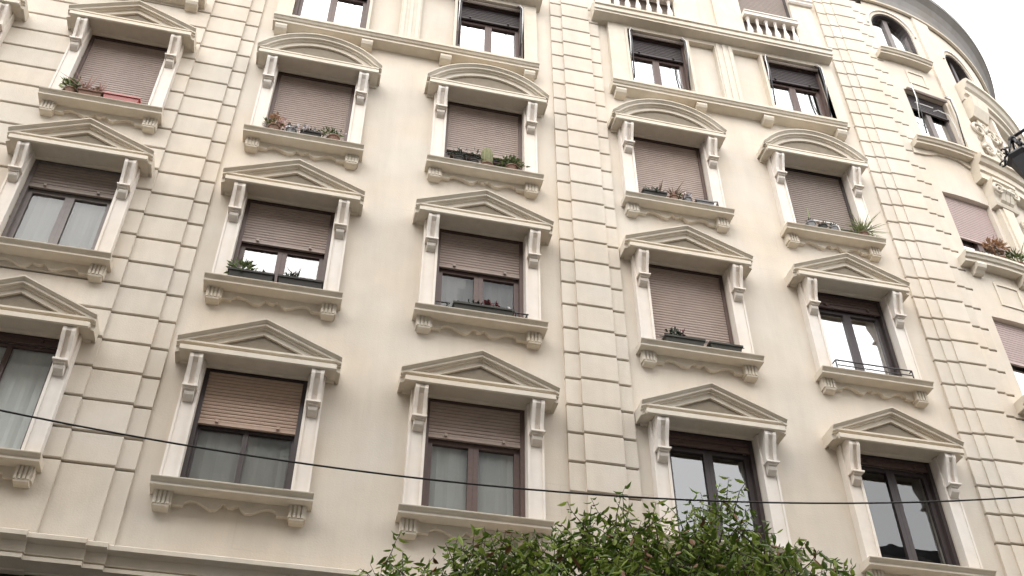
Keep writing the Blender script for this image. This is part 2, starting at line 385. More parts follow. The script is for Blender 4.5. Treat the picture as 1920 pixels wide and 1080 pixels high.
backing('right', [(9.39, 9.60, -0.03), (9.60, 9.79, -0.01), (9.79, 10.285, 0.01), (10.285, 10.50, -0.06), (10.50, 10.67, -0.085)])
backing('left', [(-2.735, -2.145, 0.01), (-2.145, -1.93, -0.03)])
pil['wallA'] = wallA
K0 = {'mid': -1, 'right': 0, 'left': -1, 'wallA': -2}
for k in range(-2, 30):
    z0, z1 = zk(k), zk(k + 1)
    if k == -2: z0, z1 = 7.98, zk(-1)
    if k >= -1:
        course('mid', 3.33, 3.547, -.03, 0.055, z0, z1); course('mid', 3.547, 4.09, 0.01, 0.10, z0, z1); course('mid', 4.09, 4.29, -.03, 0.055, z0, z1)
        course('right', 9.39, 9.60, -.03, 0.05, z0, z1); course('right', 9.60, 9.79, -.01, 0.075, z0, z1); course('right', 9.79, 10.285, 0.01, 0.10, z0, z1)
        course('right', 10.285, 10.50, -0.06, 0.03, z0, z1); course('right', 10.50, 10.67, -0.085, 0.004, z0, z1)
    course('left', -2.735, -2.145, 0.01, 0.10, z0, z1); course('left', -2.145, -1.93, -.03, 0.05, z0, z1)
    course('wallA', -8.6, -2.735, 0.055, 0.145, z0, z1, holesA)
# the plain faces below the lowest groove
for key, s0, s1, db, df, zt in (('mid', 3.33, 3.547, -.03, .055, zk(-1)), ('mid', 3.547, 4.09, .01, .10, zk(-1)), ('mid', 4.09, 4.29, -.03, .055, zk(-1)),
        ('right', 9.39, 9.60, -.03, .05, zk(-1)), ('right', 9.60, 9.79, -.01, .075, zk(-1)), ('right', 9.79, 10.285, .01, .10, zk(-1)),
        ('right', 10.285, 10.5, -.06, .03, zk(-1)), ('right', 10.5, 10.67, -.085, .004, zk(-1)),
        ('left', -2.735, -2.145, .01, .10, 7.98), ('left', -2.145, -1.93, -.03, .05, 7.98)):
    stones.append((key, s0, s1, db, df, Z0, zt - GAP / 2))
for a, b_, c, d in ((-8.6, -2.735, Z0, 7.98 - GAP / 2),):
    course('wallA', a, b_, 0.055, 0.145, Z0 - GAP / 2, 7.98, holesA)

def area(st):
    key, s0, s1, db, df, z0, z1 = st
    q = []
    for s, z in ((s0, z0), (s1, z0), (s1, z1), (s0, z1)):
        x, y = plan(s, df); p = px(x, y, z); q.append((min(max(p[0], 0), 1920), min(max(p[1], 0), 1080)))
    return abs(sum(a[0] * b[1] - b[0] * a[1] for a, b in zip(q, q[1:] + q[:1]))) / 2
stones.sort(key=area, reverse=True)
_sm = {}
def stone_prof(db, df, h):
    c = 0.010
    return [(db, 0), (db, h), (df - c, h), (df, h - c), (df, c), (df - c, 0)]
rest = {}
for i, st in enumerate(stones):
    key, s0, s1, db, df, z0, z1 = st
    if i < 296 and area(st) > 30:
        k = (round(s0, 3), round(s1, 3), db, df, round(z1 - z0, 2))
        if k not in _sm:
            b = MB(); b.sweep(0, s1 - s0, stone_prof(db, df, round(z1 - z0, 2))) if s1 <= SC + 1e-6 else None
            if s1 > SC + 1e-6:
                b = MB(True); b.sweep(s0, s1, stone_prof(db, df, round(z1 - z0, 2)))
            _sm[k] = b.mesh('stone', STONE)
        o = link('stone', _sm[k], pil[key])
        o.location = (s0, D, z0) if s1 <= SC + 1e-6 else (0, 0, z0)
        o.scale.z = (z1 - z0) / round(z1 - z0, 2)
    else: rest.setdefault(key, []).append(st)
for key, lst in rest.items():
    b = MB(True)
    for _, s0, s1, db, df, z0, z1 in lst: b.sweep(s0, s1, [(d, z + z0) for d, z in stone_prof(db, df, z1 - z0)])
    o = link('stone', b.mesh('stone', STONE), pil[key], kind='stuff')

# ---------------------------------------------------------------- window template parts (local: x, -dep, z from the pediment's apex line)
SH = {}
HP = 1.03
def rake_tri(x): return -0.448 * abs(x) / HP
RK = [(0.0, 0.0), (.366, 0), (.366, -.018), (.345, -.030), (.318, -.052), (.323, -.055), (.323, -.084), (.285, -.090), (.285, -.112), (.252, -.116), (.250, -.190), (0.0, -.188)]
HC = [(0.0, -.47), (.308, -.47), (.322, -.478), (.322, -.505), (.235, -.508), (.230, -.575), (.360, -.582), (.361, -.652), (.345, -.664), (.325, -.664), (.315, -.615), (.05, -.615), (.03, -.645), (0.0, -.645)]
def tri_pediment():
    b = MB(); b.sweep(0, 0, RK, st=[-HP, 0, HP], zf=rake_tri)
    b.sweep(-.975, .975, HC); return b.mesh('pediment', TRIM)
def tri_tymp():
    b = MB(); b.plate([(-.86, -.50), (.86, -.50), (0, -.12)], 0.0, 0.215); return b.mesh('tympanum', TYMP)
AR = 1.26; AZ = 0.086 - AR
def arch_z(x): return AZ + math.sqrt(max(AR * AR - x * x, 0))
def arch_pediment():
    b = MB(); n = 20; th = math.asin(HP / AR); pts = []; fs = []; m = len(RK)
    for i in range(n + 1):
        a = -th + 2 * th * i / n
        for d, t in RK:
            r = AR + t; pts.append((r * math.sin(a) if i not in (0, n) else HP * (1 if a > 0 else -1), -d, AZ + r * math.cos(a)))
    for i in range(n):
        for k in range(m): fs.append((i * m + k, i * m + (k + 1) % m, (i + 1) * m + (k + 1) % m, (i + 1) * m + k))
    fs += [tuple(range(m)), tuple(n * m + k for k in reversed(range(m)))]
    b.add(pts, fs); b.sweep(-.985, .985, HC); return b.mesh('pediment', TRIM)
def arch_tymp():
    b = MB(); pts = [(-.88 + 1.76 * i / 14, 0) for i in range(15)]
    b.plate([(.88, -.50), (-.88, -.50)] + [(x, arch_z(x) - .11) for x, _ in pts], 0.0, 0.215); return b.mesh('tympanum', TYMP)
def console():
    b = MB()
    side = [(0.0, -.618), (.27, -.618), (.305, -.635), (.328, -.675), (.332, -.73), (.312, -.79), (.275, -.88), (.24, -.98), (.222, -1.07), (.222, -1.10), (0, -1.10)]
    midp = [(0.0, -.618), (.27, -.618), (.30, -.635), (.32, -.675), (.318, -.72), (.27, -.77), (.225, -.88), (.19, -.98), (.175, -1.07), (.175, -1.10), (0, -1.10)]
    for x0, x1, p in ((-.080, -.034, side), (-.034, .034, midp), (.034, .080, side)): b.sweep(x0, x1, p)
    b.box(-.092, .092, 0, .27, -1.125, -1.10)
    b.sweep(-.060, .060, [(0, -1.125), (.235, -1.125), (.235, -1.15), (.205, -1.155), (.215, -1.185), (.205, -1.215), (.175, -1.245), (.13, -1.27), (0, -1.28)])
    return b.mesh('console', JAMB)
def jamb(sg):
    b = MB(); X = lambda a, c: (a, c) if sg > 0 else (-c, -a)
    b.box(*X(.645, .860), 0, .115, BOTZ + .02, -.625); b.box(*X(.645, .680), .115, .138, BOTZ + .02, -.625); b.box(*X(.832, .860), .115, .130, BOTZ + .02, -.625)
    return b.mesh('jamb', JAMB)
SP = [(0, -2.402), (.24, -2.408), (.286, -2.411), (.292, -2.418), (.288, -2.430), (.262, -2.448), (.238, -2.476), (.244, -2.479), (.244, -2.506), (.16, -2.510), (0, -2.510)]
def sill():
    b = MB(); b.sweep(-.92, .92, SP); return b.mesh('sill', TRIM)
def sill_bracket():
    b = MB(); b.box(-.105, .105, 0, .115, -2.68, -2.506)
    for x in (-.084, -.034, .016, .062): b.box(x - .012, x + .018, .115, .130, -2.676, -2.508)
    b.sweep(-.085, .085, [(0, -2.68), (.10, -2.68), (.128, -2.69), (.122, -2.71), (.08, -2.725), (0, -2.725)])
    return b.mesh('sill_bracket', TRIM)
def apron():
    b = MB(); h = [(.66, -2.645), (.53, -2.645), (.52, -2.600), (.46, -2.570), (.40, -2.572), (.34, -2.595), (.28, -2.632), (.22, -2.658), (.17, -2.656), (.13, -2.625), (.10, -2.585), (.085, -2.570), (.05, -2.582), (.03, -2.605)]
    lo = h + [(-x, z) for x, z in reversed(h)]
    b.plate([(-.66, -2.506), (.66, -2.506)] + lo, 0, .065)
    return b.mesh('apron', TRIM)
def frame_mesh(hw, z0, z1, m, thin=False):
    """outer frame with a central meeting stile"""
    b = MB(); d0, d1 = -.15, -.07
    b.box(-hw, -hw + .055, d0, -.03, z0, z1); b.box(hw - .055, hw, d0, -.03, z0, z1)
    b.box(-hw + .055, hw - .055, d0, -.03, z1 - .05, z1); b.box(-hw + .055, hw - .055, d0, -.04, z0, z0 + .04)
    return b.mesh('frame', m)
def casement_mesh(x0, x1, z0, z1, m, st=.065):
    b = MB(); d0, d1 = -.165, -.105
    b.box(x0, x0 + st, d0, d1, z0, z1); b.box(x1 - st, x1, d0, d1, z0, z1)
    b.box(x0 + st, x1 - st, d0, d1, z1 - st, z1); b.box(x0 + st, x1 - st, d0, d1, z0, z0 + st + .02)
    b.box(x0 + st, x1 - st, d1 - .02, d1 - .012, z0 + st + .02, z0 + st + .03)
    return b.mesh('casement', m)
def pane_mesh(x0, x1, z0, z1, m):
    b = MB(); b.box(x0, x1, -.142, -.136, z0, z1); return b.mesh('pane', m)
def shutter_mesh(hw, zb, zt, m, pitch=.05, bar=True):
    b = MB(); n = max(1, int((zt - zb) / pitch)); p = []
    z = zt
    prof = []
    for i in range(n):
        z1 = zt - (zt - zb) * i / n; z0 = zt - (zt - zb) * (i + 1) / n; h = z1 - z0
        prof += [(-.064, z1), (-.054, z1 - h * .12), (-.050, z1 - h * .45), (-.054, z0 + h * .14), (-.064, z0 + h * .06)]
    prof += [(-.075, zb), (-.075, zt)]
    b.sweep(-hw, hw, prof, caps=True)
    return b.mesh('slats', m)
def bar_mesh(hw, zb, m):
    b = MB(); b.box(-hw, hw, -.08, -.042, zb - .035, zb)
    for x in (-hw * .62, hw * .62): b.box(x - .018, x + .018, -.042, -.012, zb - .008, zb + .028)
    return b.mesh('bottom_bar', m)
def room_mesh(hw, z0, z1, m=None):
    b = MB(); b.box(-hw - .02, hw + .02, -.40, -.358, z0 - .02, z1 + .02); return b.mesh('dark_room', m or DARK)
def curtain_mesh(x0, x1, z0, z1, m, d=-.186):
    b = MB(); n = 26
    for i in range(n):
        a, c = x0 + (x1 - x0) * i / n, x0 + (x1 - x0) * (i + 1) / n
        f = lambda t: d + .011 * math.sin(t * 38) + .004 * math.sin(t * 91)
        b.add([(a, -f(a), z0), (c, -f(c), z0), (c, -f(c), z1), (a, -f(a), z1)], [(0, 1, 2, 3)])
    return b.mesh('curtain', m, smooth=True)
def shared(k, fn, *a):
    if k not in SH: SH[k] = fn(*a)
    return SH[k]

def window_fill(W, hw, z0, z1, shut, slatm, framem, glassm, curtain=False, one=False, mull=0.0):
    """frame, casements, panes, shutter, dark room under the part W"""
    k = (round(hw, 3), round(z0, 3), round(z1, 3))
    link('frame', shared(('fr', k, framem.name), frame_mesh, hw, z0, z1, framem), W)
    ih = hw - .055; zt = min(z1 - .05, (shut if shut is not None else z1) + .02) if False else z1 - .05
    zt = (shut - .03) if (shut is not None and shut < z1 - .08) else z1 - .05
    zb = z0 + .04
    if zt - zb > .12:
        for sgn, (x0, x1) in ((-1, (-ih, mull)), (1, (mull + .002, ih))):
            st = .065 if not one else .03
            link('casement', shared(('ca', k, zt, sgn, framem.name, st, mull), casement_mesh, x0, x1, zb, zt, framem, st), W)
            link('pane', shared(('pa', k, zt, sgn, glassm.name, st, mull), pane_mesh, x0 + st, x1 - st, zb + st + .02, zt - st, glassm), W)
    if shut is not None:
        s_ = link('slats', shared(('sh', k, shut, slatm.name), shutter_mesh, hw - .045, shut, z1 - .002, slatm), W); s_['kind'] = 'stuff'
        if shut > z0 + .05: link('bottom_bar', shared(('bb', k, shut, slatm.name), bar_mesh, hw - .045, shut, slatm), W)
    link('dark_room', shared(('ro', k), room_mesh, hw, z0, z1), W)
    if curtain: link('curtain', shared(('cu', k, curtain), curtain_mesh, -hw, hw, z0, z1, CURT[curtain]), W)

# (shutter bottom edge below the apex, slat colour, frame, glass, curtain)
WIN = {
 ('A', 1): (-2.36, SLAT, FRAME, GLASS, 0), ('B', 1): (-2.02, SLAT, FRAME, GLASSM, 0), ('C', 1): (-1.80, SLAT, FRAME, GLASS, 0), ('D', 1): (-2.06, SLAT, FRAME, GLASSM, 0), ('E', 1): (-2.30, SLATG, FRAMED, GLASSM, 0),
 ('A', 2): (-1.10, SLATG, FRAMEG, GLASSL, 'dull'), ('B', 2): (-1.42, SLAT, FRAME, GLASSM, 0), ('C', 2): (-1.34, SLAT, FRAME, GLASSL, 'dark'), ('D', 2): (-2.38, SLAT, FRAME, GLASSM, 0), ('E', 2): (-0.88, FRAME, FRAMED, GLASS, 0),
 ('A', 3): (-0.70, FRAME, FRAME, GLASSD, 'white'), ('B', 3): (-1.41, SLATP, FRAMED, GLASSD, 'grey'), ('C', 3): (-1.18, SLAT, FRAME, GLASSD, 'cream'), ('D', 3): (-0.80, FRAME, FRAMED, GLASSM, 0), ('E', 3): (-0.74, FRAME, FRAMED, GLASSG, 0),
 ('Z', 1): (-2.36, SLAT, FRAME, GLASSM, 0),
}
WLAB = {('B', 3): 'window with a half lowered pinkish shutter', ('D', 2): 'window with its brown shutter fully down', ('E', 2): 'window with bright sky reflected in both panes',
        ('A', 2): 'window with grey curtains under a dark shutter', ('C', 1): 'window with arched pediment and bright strip under the shutter'}
for (c, r), (sh, sm_, fm, gm, cu) in WIN.items():
    arch = r == 1 and c not in 'AZ'
    W = empty('window', B, (COL[c], -OFF[c], rz(c, r))); W.scale.x = SX[c]
    if (c, r) in WLAB: W['label'] = WLAB[(c, r)]
    link('pediment', shared('arch' if arch else 'tri', arch_pediment if arch else tri_pediment), W)
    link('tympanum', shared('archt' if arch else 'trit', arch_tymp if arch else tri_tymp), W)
    for sg in (-1, 1):
        link('jamb', shared(('jamb', sg), jamb, sg), W)
        link('console', shared('console', console), W, (sg * .752, 0, 0))
        link('sill_bracket', shared('sbr', sill_bracket), W, (sg * .762, 0, 0))
    link('sill', shared('sill', sill), W); link('apron', shared('apron', apron), W)
    window_fill(W, HW, BOTZ, TOPZ, sh, sm_, fm, gm, cu, one=(c, r) in (('B', 3), ('A', 3)))

# ---------------------------------------------------------------- upper floor: sill courses, surrounds, windows with folded awnings
def string(s0, s1, prof, m=TRIM, name='string_course', **pr): b = MB(True); b.sweep(s0, s1, prof); return bpart(name, b, m, **pr)
R0P = [(0, 17.10), (.20, 17.09), (.255, 17.085), (.255, 17.03), (.235, 17.02), (.215, 16.985), (.19, 16.975), (.19, 16.925), (.06, 16.91), (0, 16.90)]
def brackets(xs, d0=0.0):
    for x in xs:
        b = MB(True)
        b.sweep(x - .10, x + .10, [(d0, 16.905), (d0 + .17, 16.905), (d0 + .175, 16.85), (d0 + .15, 16.80), (d0 + .10, 16.765), (d0, 16.76)])
        bpart('bracket', b, TRIM)
for (s0, s1, xs, d0) in ((-1.70, 3.03, (-1.55, -.06, 1.34, 2.87), 0), (4.42, 9.08, (4.59, 6.15, 7.48, 8.97), 0), (-5.55, -2.85, (-5.4, -4.2, -3.05), .14)):
    string(s0, s1, [(d + (d0 if d > 0 else 0), z) for d, z in R0P]); brackets(xs, d0)
def surround(x0, x1, wa, wb, pier, d0=0.0):
    b = MB(True); d = .11
    b.box(x0, wa[0] + .0, d0, d0 + d, 17.1, 19.33); b.box(wb[1], x1, d0, d0 + d, 17.1, 19.33)
    b.box(wa[0], wb[1], d0, d0 + d, R0Z[1], 19.33)
    b.box(pier[0], pier[1], d0, d0 + d, 17.1, R0Z[1])
    for x in (pier[0] + .06, (pier[0] + pier[1]) / 2, pier[1] - .06): b.box(x - .03, x + .03, d0 + d, d0 + d + .02, 17.1, 19.0)
    for (a, c) in (wa, wb): b.box(a - .05, a, d0, d0 + d + .015, 17.1, R0Z[1]); b.box(c, c + .05, d0, d0 + d + .015, 17.1, R0Z[1])
    b.box(x0, x1, d0 + d, d0 + d + .025, 19.18, 19.33)
    bpart('window_surround', b, TRIM)
surround(-1.70, 3.03, R0W['B'], R0W['C'], (.46, .84)); surround(4.48, 9.22, R0W['D'], R0W['E'], (6.69, 7.07))
BS = [(0, 19.48), (.22, 19.45), (.24, 19.38), (.30, 19.34), (.34, 19.26), (.36, 19.25), (.36, 19.20), (.33, 19.19), (.33, 19.08), (.30, 19.07), (.30, 19.02), (0, 18.985)]
BS = [(d, z + .04 if z < 19.3 else z) for d, z in BS]
for s0, s1 in ((-1.80, 3.12), (4.16, 9.20)):
    string(s0, s1, BS, label='deep moulded course over the upper floor windows')

def awning_arm(W, x, z1, z0, sg):
    b = MB(); b.cur = 0
    b.tube([(x, -.05, z0 + .75), (x, -.16, z0 + 1.3), (x, -.17, z1 - .12), (x - sg * .05, -.14, z1 + .02), (x - sg * .10, -.1, z1 + .03)], .010, 6)
    o = link('awning_arm', b.mesh('awning_arm', WHITEM, True), W)
    b = MB(); b.tube([(x - sg * .035, -.05, z0 + .35), (x - sg * .035, -.15, z0 + 1.25), (x - sg * .035, -.15, z1 - .1), (x - sg * .09, -.1, z1)], .013, 6)
    link('awning_arm', b.mesh('awning_arm', IRON, True), W)
def awning_roll(W, hw, z1):
    b = MB(); b.tube([(-hw - .02, -.03, z1 - .04), (hw + .02, -.03, z1 - .04)], .035, 10)
    b.tube([(-hw - .02, -.05, z1 - .09), (hw + .02, -.05, z1 - .09)], .009, 6)
    link('awning_roll', b.mesh('awning_roll', SLATG, True), W)
for c, (a, b_) in R0W.items():
    d0 = .14 if c == 'A' else 0
    W = empty('window', B, ((a + b_) / 2, -d0, R0Z[0])); hw = (b_ - a) / 2; h = R0Z[1] - R0Z[0]
    window_fill(W, hw, 0, h, h - (.46 if c in 'BC' else .52), FRAMED, FRAME, GLASS, 0)
    if c in 'CDE':
        W['label'] = 'upper window with a rolled up awning and white awning arms'
        awning_arm(W, -hw + .03, h - .02, 0, -1); awning_arm(W, hw - .03, h - .02, 0, 1); awning_roll(W, hw - .06, h)
# top floor windows behind balustrades
for c, (a, b_) in TOPW.items():
    W = empty('window', B, ((a + b_) / 2, 0, TOPZZ[0])); hw = (b_ - a) / 2; h = TOPZZ[1] - TOPZZ[0]
    window_fill(W, hw, 0, h, .05, SLATG, FRAMED, GLASSM, 0)
    W['label'] = 'top floor window behind a stone balustrade'
    bal = MB(); bal.box(-hw, hw, -.02, .17, .80, .90); bal.box(-hw, hw, -.03, .19, .90, .93); link('balustrade_rail', bal.mesh('balustrade_rail', JAMB), W)
    bal = MB(); bal.box(-hw, hw, -.02, .16, 0, .09); link('balustrade_base', bal.mesh('balustrade_base', JAMB), W)
    bb = MB(); bb.lathe((0, 0, 0), [(.045, 0), (.045, .05), (.028, .07), (.05, .16), (.062, .25), (.05, .35), (.028, .46), (.024, .54), (.034, .60), (.024, .63), (.045, .66), (.045, .71)], 10)
    bme = bb.mesh('baluster', JAMB, True); n = 6
    for i in range(n): link('baluster', bme, W, (-hw + (i + .5) * 2 * hw / n, -.07, .09))
for x0, x1 in ((4.29, 4.62), (5.98, 6.52), (6.90, 7.52), (8.74, 9.25)): b = MB(True); b.box(x0, x1, 0, .05, 19.48, 22.1); bpart('window_surround', b, TRIM)
for x0, x1 in ((8.72, 9.28), (5.96, 6.54), (6.88, 7.54)): b = MB(True); b.sweep(x0, x1, [(.05, 21.18), (.09, 21.18), (.12, 21.22), (.12, 21.27), (.15, 21.30), (.15, 21.36), (.05, 21.38)]); bpart('impost', b, JAMB)

# ---------------------------------------------------------------- curved corner: windows, sills, panels
def cwin(name, hole, shut, slatm, framem, glassm, arch_top=None, label=None):
    """a window set in the curved wall, flat, in a local frame at the middle of its opening"""
    s0, s1, z0, z1 = hole; sm = (s0 + s1) / 2; x, y = plan(sm, 0); t = (sm - SC) / RC
    W = empty('window', B, (x, y - D, z0)); W.rotation_euler = (0, 0, t)
    if label: W['label'] = label
    hw = RC * math.sin((s1 - s0) / 2 / RC) + .012; h = (arch_top or z1) - z0
    k = ('c', round(hw, 2), round(h, 2))
    fr = MB(); d0, d1 = -.2, -.12
    fr.box(-hw, -hw + .06, d0, d1, 0, h); fr.box(hw - .06, hw, d0, d1, 0, h); fr.box(-hw, hw, d0, d1, h - .06, h); fr.box(-hw, hw, d0, d1, 0, .06); fr.box(-.06, .06, d0, d1, 0, h)
    link('frame', fr.mesh('frame', framem), W)
    for a, c in ((-hw + .06, -.06), (.06, hw - .06)):
        p = MB(); p.box(a, c, -.175, -.168, .06, h - .06); link('pane', p.mesh('pane', glassm), W)
    if shut is not None:
        m = MB(); n = int((h - shut) / .05); prof = []
        for i in range(n):
            a, c = h - (h - shut) * i / n, h - (h - shut) * (i + 1) / n
            prof += [(-.114, a), (-.102, a - .02), (-.106, c + .006)]
        prof += [(-.12, shut), (-.12, h)]
        m.sweep(-hw + .03, hw - .03, prof); s_ = link('slats', m.mesh('slats', slatm), W); s_['kind'] = 'stuff'
        m = MB(); m.box(-hw + .03, hw - .03, -.125, -.085, shut - .035, shut); link('bottom_bar', m.mesh('bottom_bar', slatm), W)
    m = MB(); m.box(-hw - .1, hw + .1, -.45, -.40, -.05, h + .05); link('dark_room', m.mesh('dark_room', DARK), W)
    return W
cwin('g1', G_R1, .70, SLATL, FRAME, GLASS, label='corner window with a half lowered mauve shutter above bright panes')
cwin('g2', G_R2, .95, SLATL, FRAME, GLASS, label='corner window with a half lowered pink shutter')
W = cwin('g0', G_R0, h0 if False else 1.35, FRAMED, FRAMEG, GLASS, label='corner window with a rolled up awning')
hw = RC * math.sin((G_R0[1] - G_R0[0]) / 2 / RC); h = G_R0[3] - G_R0[2]
awning_arm(W, -hw + .02, h - .02, 0, -1); awning_arm(W, hw - .02, h - .02, 0, 1); awning_roll(W, hw - .05, h)
b = MB(); b.tube([(.02, -.02, 1.28), (.12, -.05, 1.32), (.34, -.08, 1.22), (.42, -.05, .9), (.52, .05, .35)], .008, 6); b.tube([(-hw + .1, -.03, 1.36), (0, -.05, 1.34)], .009, 6)
link('awning_crank', b.mesh('awning_crank', WHITEM, True), W)
cwin('gt', (G_TOP[0], G_TOP[1], G_TOP[2], 21.76), None, SLAT, FRAMEG, GLASS, label='round arched top floor window in the corner')
cwin('ht', (H_TOP[0], H_TOP[1], H_TOP[2], 21.45), None, SLAT, FRAMED, GLASSM, label='second round arched top floor window by the eave')
cwin('h0', H_R0, None, SLAT, FRAMED, GLASSM, label='narrow dark window on the turn of the corner')
# arch mouldings
def arch_band(hole, top, d=.03):
    s0, s1, z0, zs = hole; n = 18; cs, hw, hh = (s0 + s1) / 2, (s1 - s0) / 2, top - zs
    m = MB(True)
    for i in range(n):
        q = []
        for j in (i, i + 1):
            a = math.pi * j / n
            for e in (.05, .09): q.append((cs - (hw + .03 + e) * math.cos(a), zs + (hh + .03 + e) * math.sin(a)))
        m.add([m.P(*q[0][:1], d, q[0][1]), m.P(q[1][0], d, q[1][1]), m.P(q[3][0], d, q[3][1]), m.P(q[2][0], d, q[2][1])], [(0, 1, 2, 3)])
        for u, v in ((0, 2), (1, 3)):
            m.add([m.P(q[u][0], 0, q[u][1]), m.P(q[v][0], 0, q[v][1]), m.P(q[v][0], d, q[v][1]), m.P(q[u][0], d, q[u][1])], [(0, 1, 2, 3)])
    bpart('arch_moulding', m, JAMB)
arch_band(G_TOP, 21.76); arch_band(H_TOP, 21.45)
def ledge(s0, s1, z, d, h, name='sill'):
    string(s0, s1, [(0, z), (d * .8, z - .005), (d, z - .012), (d, z - h * .32), (d * .9, z - h * .38), (d * .82, z - h * .62), (d * .68, z - h * .66), (d * .68, z - h), (0, z - h)], TRIM, name)
ledge(S(.3), S(11.4), 20.02, .24, .16); ledge(S(.4), S(12.4), 17.12, .26, .17); ledge(S(.8), S(14.2), 14.05, .26, .2); ledge(S(.8), S(14.2), 10.95, .26, .2)
for s in (S(3.2), S(11.8)):
    for z in (14.05, 10.95):
        m = MB(True); m.sweep(s - .09, s + .09, [(0, z - .19), (.2, z - .19), (.215, z - .25), (.19, z - .31), (.13, z - .34), (.09, z - .38), (0, z - .38)]); bpart('bracket', m, TRIM)
# raised panels and the fine vertical edges beside them
for s0, s1, z0, z1 in ((S(5.8), S(10.6), 13.1, 13.62), (S(5.8), S(10.6), 10.1, 10.6), (S(5.6), S(9.9), 19.22, 19.66)):
    m = MB(True); m.box(s0, s1, 0, .02, z0, z0 + .05); m.box(s0, s1, 0, .02, z1 - .05, z1); m.box(s0, s0 + .05, 0, .02, z0 + .05, z1 - .05); m.box(s1 - .05, s1, 0, .02, z0 + .05, z1 - .05)
    bpart('panel_frame', m, TRIM)
m = MB(True); m.box(S(13.4), S(17.6), 0, .05, 17.0, 22.08); bpart('pilaster_strip', m, STUCCO)
m = MB(True)
lo = [(S(.2), 16.80), (S(2.2), 16.80), (S(3.8), 16.84), (S(5.0), 16.90), (S(7.2), 16.93), (S(9.4), 16.90), (S(10.6), 16.82), (S(11.6), 16.78)]
for (a, za), (c, zc) in zip(lo, lo[1:]): m.plate([(a, za), (c, zc), (c, 16.95), (a, 16.95)], 0, .04)
bpart('apron', m, TRIM)

# beyond the corner window: column with capital, entablature, consoles and carved ornament
col = epart('corner_column', label='slender half column with a scrolled capital')
m = MB(True); m.sweep(S(13.6), S(17.2), [(0, 7.0), (0, 15.75), (.10, 15.75), (.12, 7.0)]); m.sweep(S(14.2), S(16.6), [(.10, 7.0), (.10, 15.75), (.135, 15.75), (.155, 7.0)]); link('shaft', m.mesh('shaft', TRIM), col)
m = MB(True); m.sweep(S(12.8), S(18.0), [(0, 15.75), (.15, 15.75), (.17, 15.80), (.15, 15.84), (.19, 16.05), (.24, 16.2), (.24, 16.30), (.28, 16.32), (.28, 16.40), (0, 16.40)]); link('capital', m.mesh('capital', TRIM), col)
def scroll(c, s, z, d, r, turns=1.6, rad=.035, sg=1, parent=None, n=26, mm=None):
    m = MB(True); pts = []
    for i in range(n + 1):
        a = i / n * turns * 2 * math.pi; q = r * (1 - .8 * i / n)
        pts.append(m.P(s + sg * q * math.cos(a), d, z + q * math.sin(a)))
    m.tube(pts, [rad * (1 - .5 * i / n) for i in range(n + 1)], 6)
    link('scroll', m.mesh('scroll', mm or TRIM, True), parent)
scroll(0, S(13.6), 16.12, .25, .15, sg=1, parent=col); scroll(0, S(17.2), 16.12, .25, .15, sg=-1, parent=col)
for s in (S(14.4), S(15.4), S(16.4)):
    m = MB(True); m.sweep(s - .05, s + .05, [(.14, 15.85), (.2, 15.9), (.25, 16.05), (.3, 16.1), (.3, 16.15), (.2, 16.16)]); link('leaf', m.mesh('leaf', TRIM), col)
ENT = [(0, 17.0), (.30, 16.98), (.36, 16.95), (.36, 16.88), (.32, 16.86), (.28, 16.78), (.22, 16.76), (.22, 16.60), (.18, 16.58), (.18, 16.40), (0, 16.40)]
string(S(11.6), S(48), ENT, name='entablature', label='moulded cornice above the corner column')
RING = [(0, 19.86), (.26, 19.84), (.33, 19.80), (.33, 19.72), (.29, 19.70), (.25, 19.60), (.20, 19.56), (.20, 19.44), (.14, 19.42), (.12, 19.32), (0, 19.30)]
string(S(18.0), S(60), RING, name='ledge', label='curved ledge under the arched windows')
orn = epart('carved_ornament', label='carved scroll ornament beneath the curved ledge')
m = MB(True); m.sweep(S(18.2), S(22.4), [(0, 18.75), (.14, 18.75), (.24, 19.0), (.28, 19.3), (0, 19.3)]); link('console', m.mesh('console', TRIM), orn)
m = MB(True); m.sweep(S(19.4), S(21.6), [(0, 17.05), (0, 18.7), (.10, 18.75), (.08, 17.05)]); link('shaft', m.mesh('shaft', TRIM), orn)
for s, z, r, sg in ((S(18.6), 18.35, .22, 1), (S(22.6), 18.4, .22, -1), (S(20.6), 18.55, .12, 1), (S(19.2), 17.75, .17, -1), (S(22.2), 17.8, .18, 1), (S(24.6), 18.5, .16, 1), (S(24.8), 17.9, .14, -1), (S(21.0), 17.3, .14, 1), (S(25.5), 17.35, .16, -1)):
    scroll(0, s, z, .09, r, sg=sg, parent=orn, rad=.04)
for i in range(16):
    s, z = S(random.uniform(18.4, 26)), random.uniform(17.2, 18.6)
    m = MB(True); m.sweep(s - .06, s + .06, [(0, z - .09), (.07, z - .05), (.1, z), (.06, z + .08), (0, z + .1)]); link('leaf', m.mesh('leaf', TRIM), orn)
for (s0, s1, z0, z1) in ((S(26.0), S(27.2), 16.95, 19.3), (S(35.5), S(36.8), 16.95, 19.3)):
    m = MB(True); m.box(s0, s1, 0, .10, z0, z1); bpart('jamb', m, JAMB)
for s, z, sg in ((S(20.5), 15.6, 1), (S(22.6), 15.2, -1), (S(21), 14.5, 1)): scroll(0, s, z, .06, .2, sg=sg, parent=orn, rad=.035)

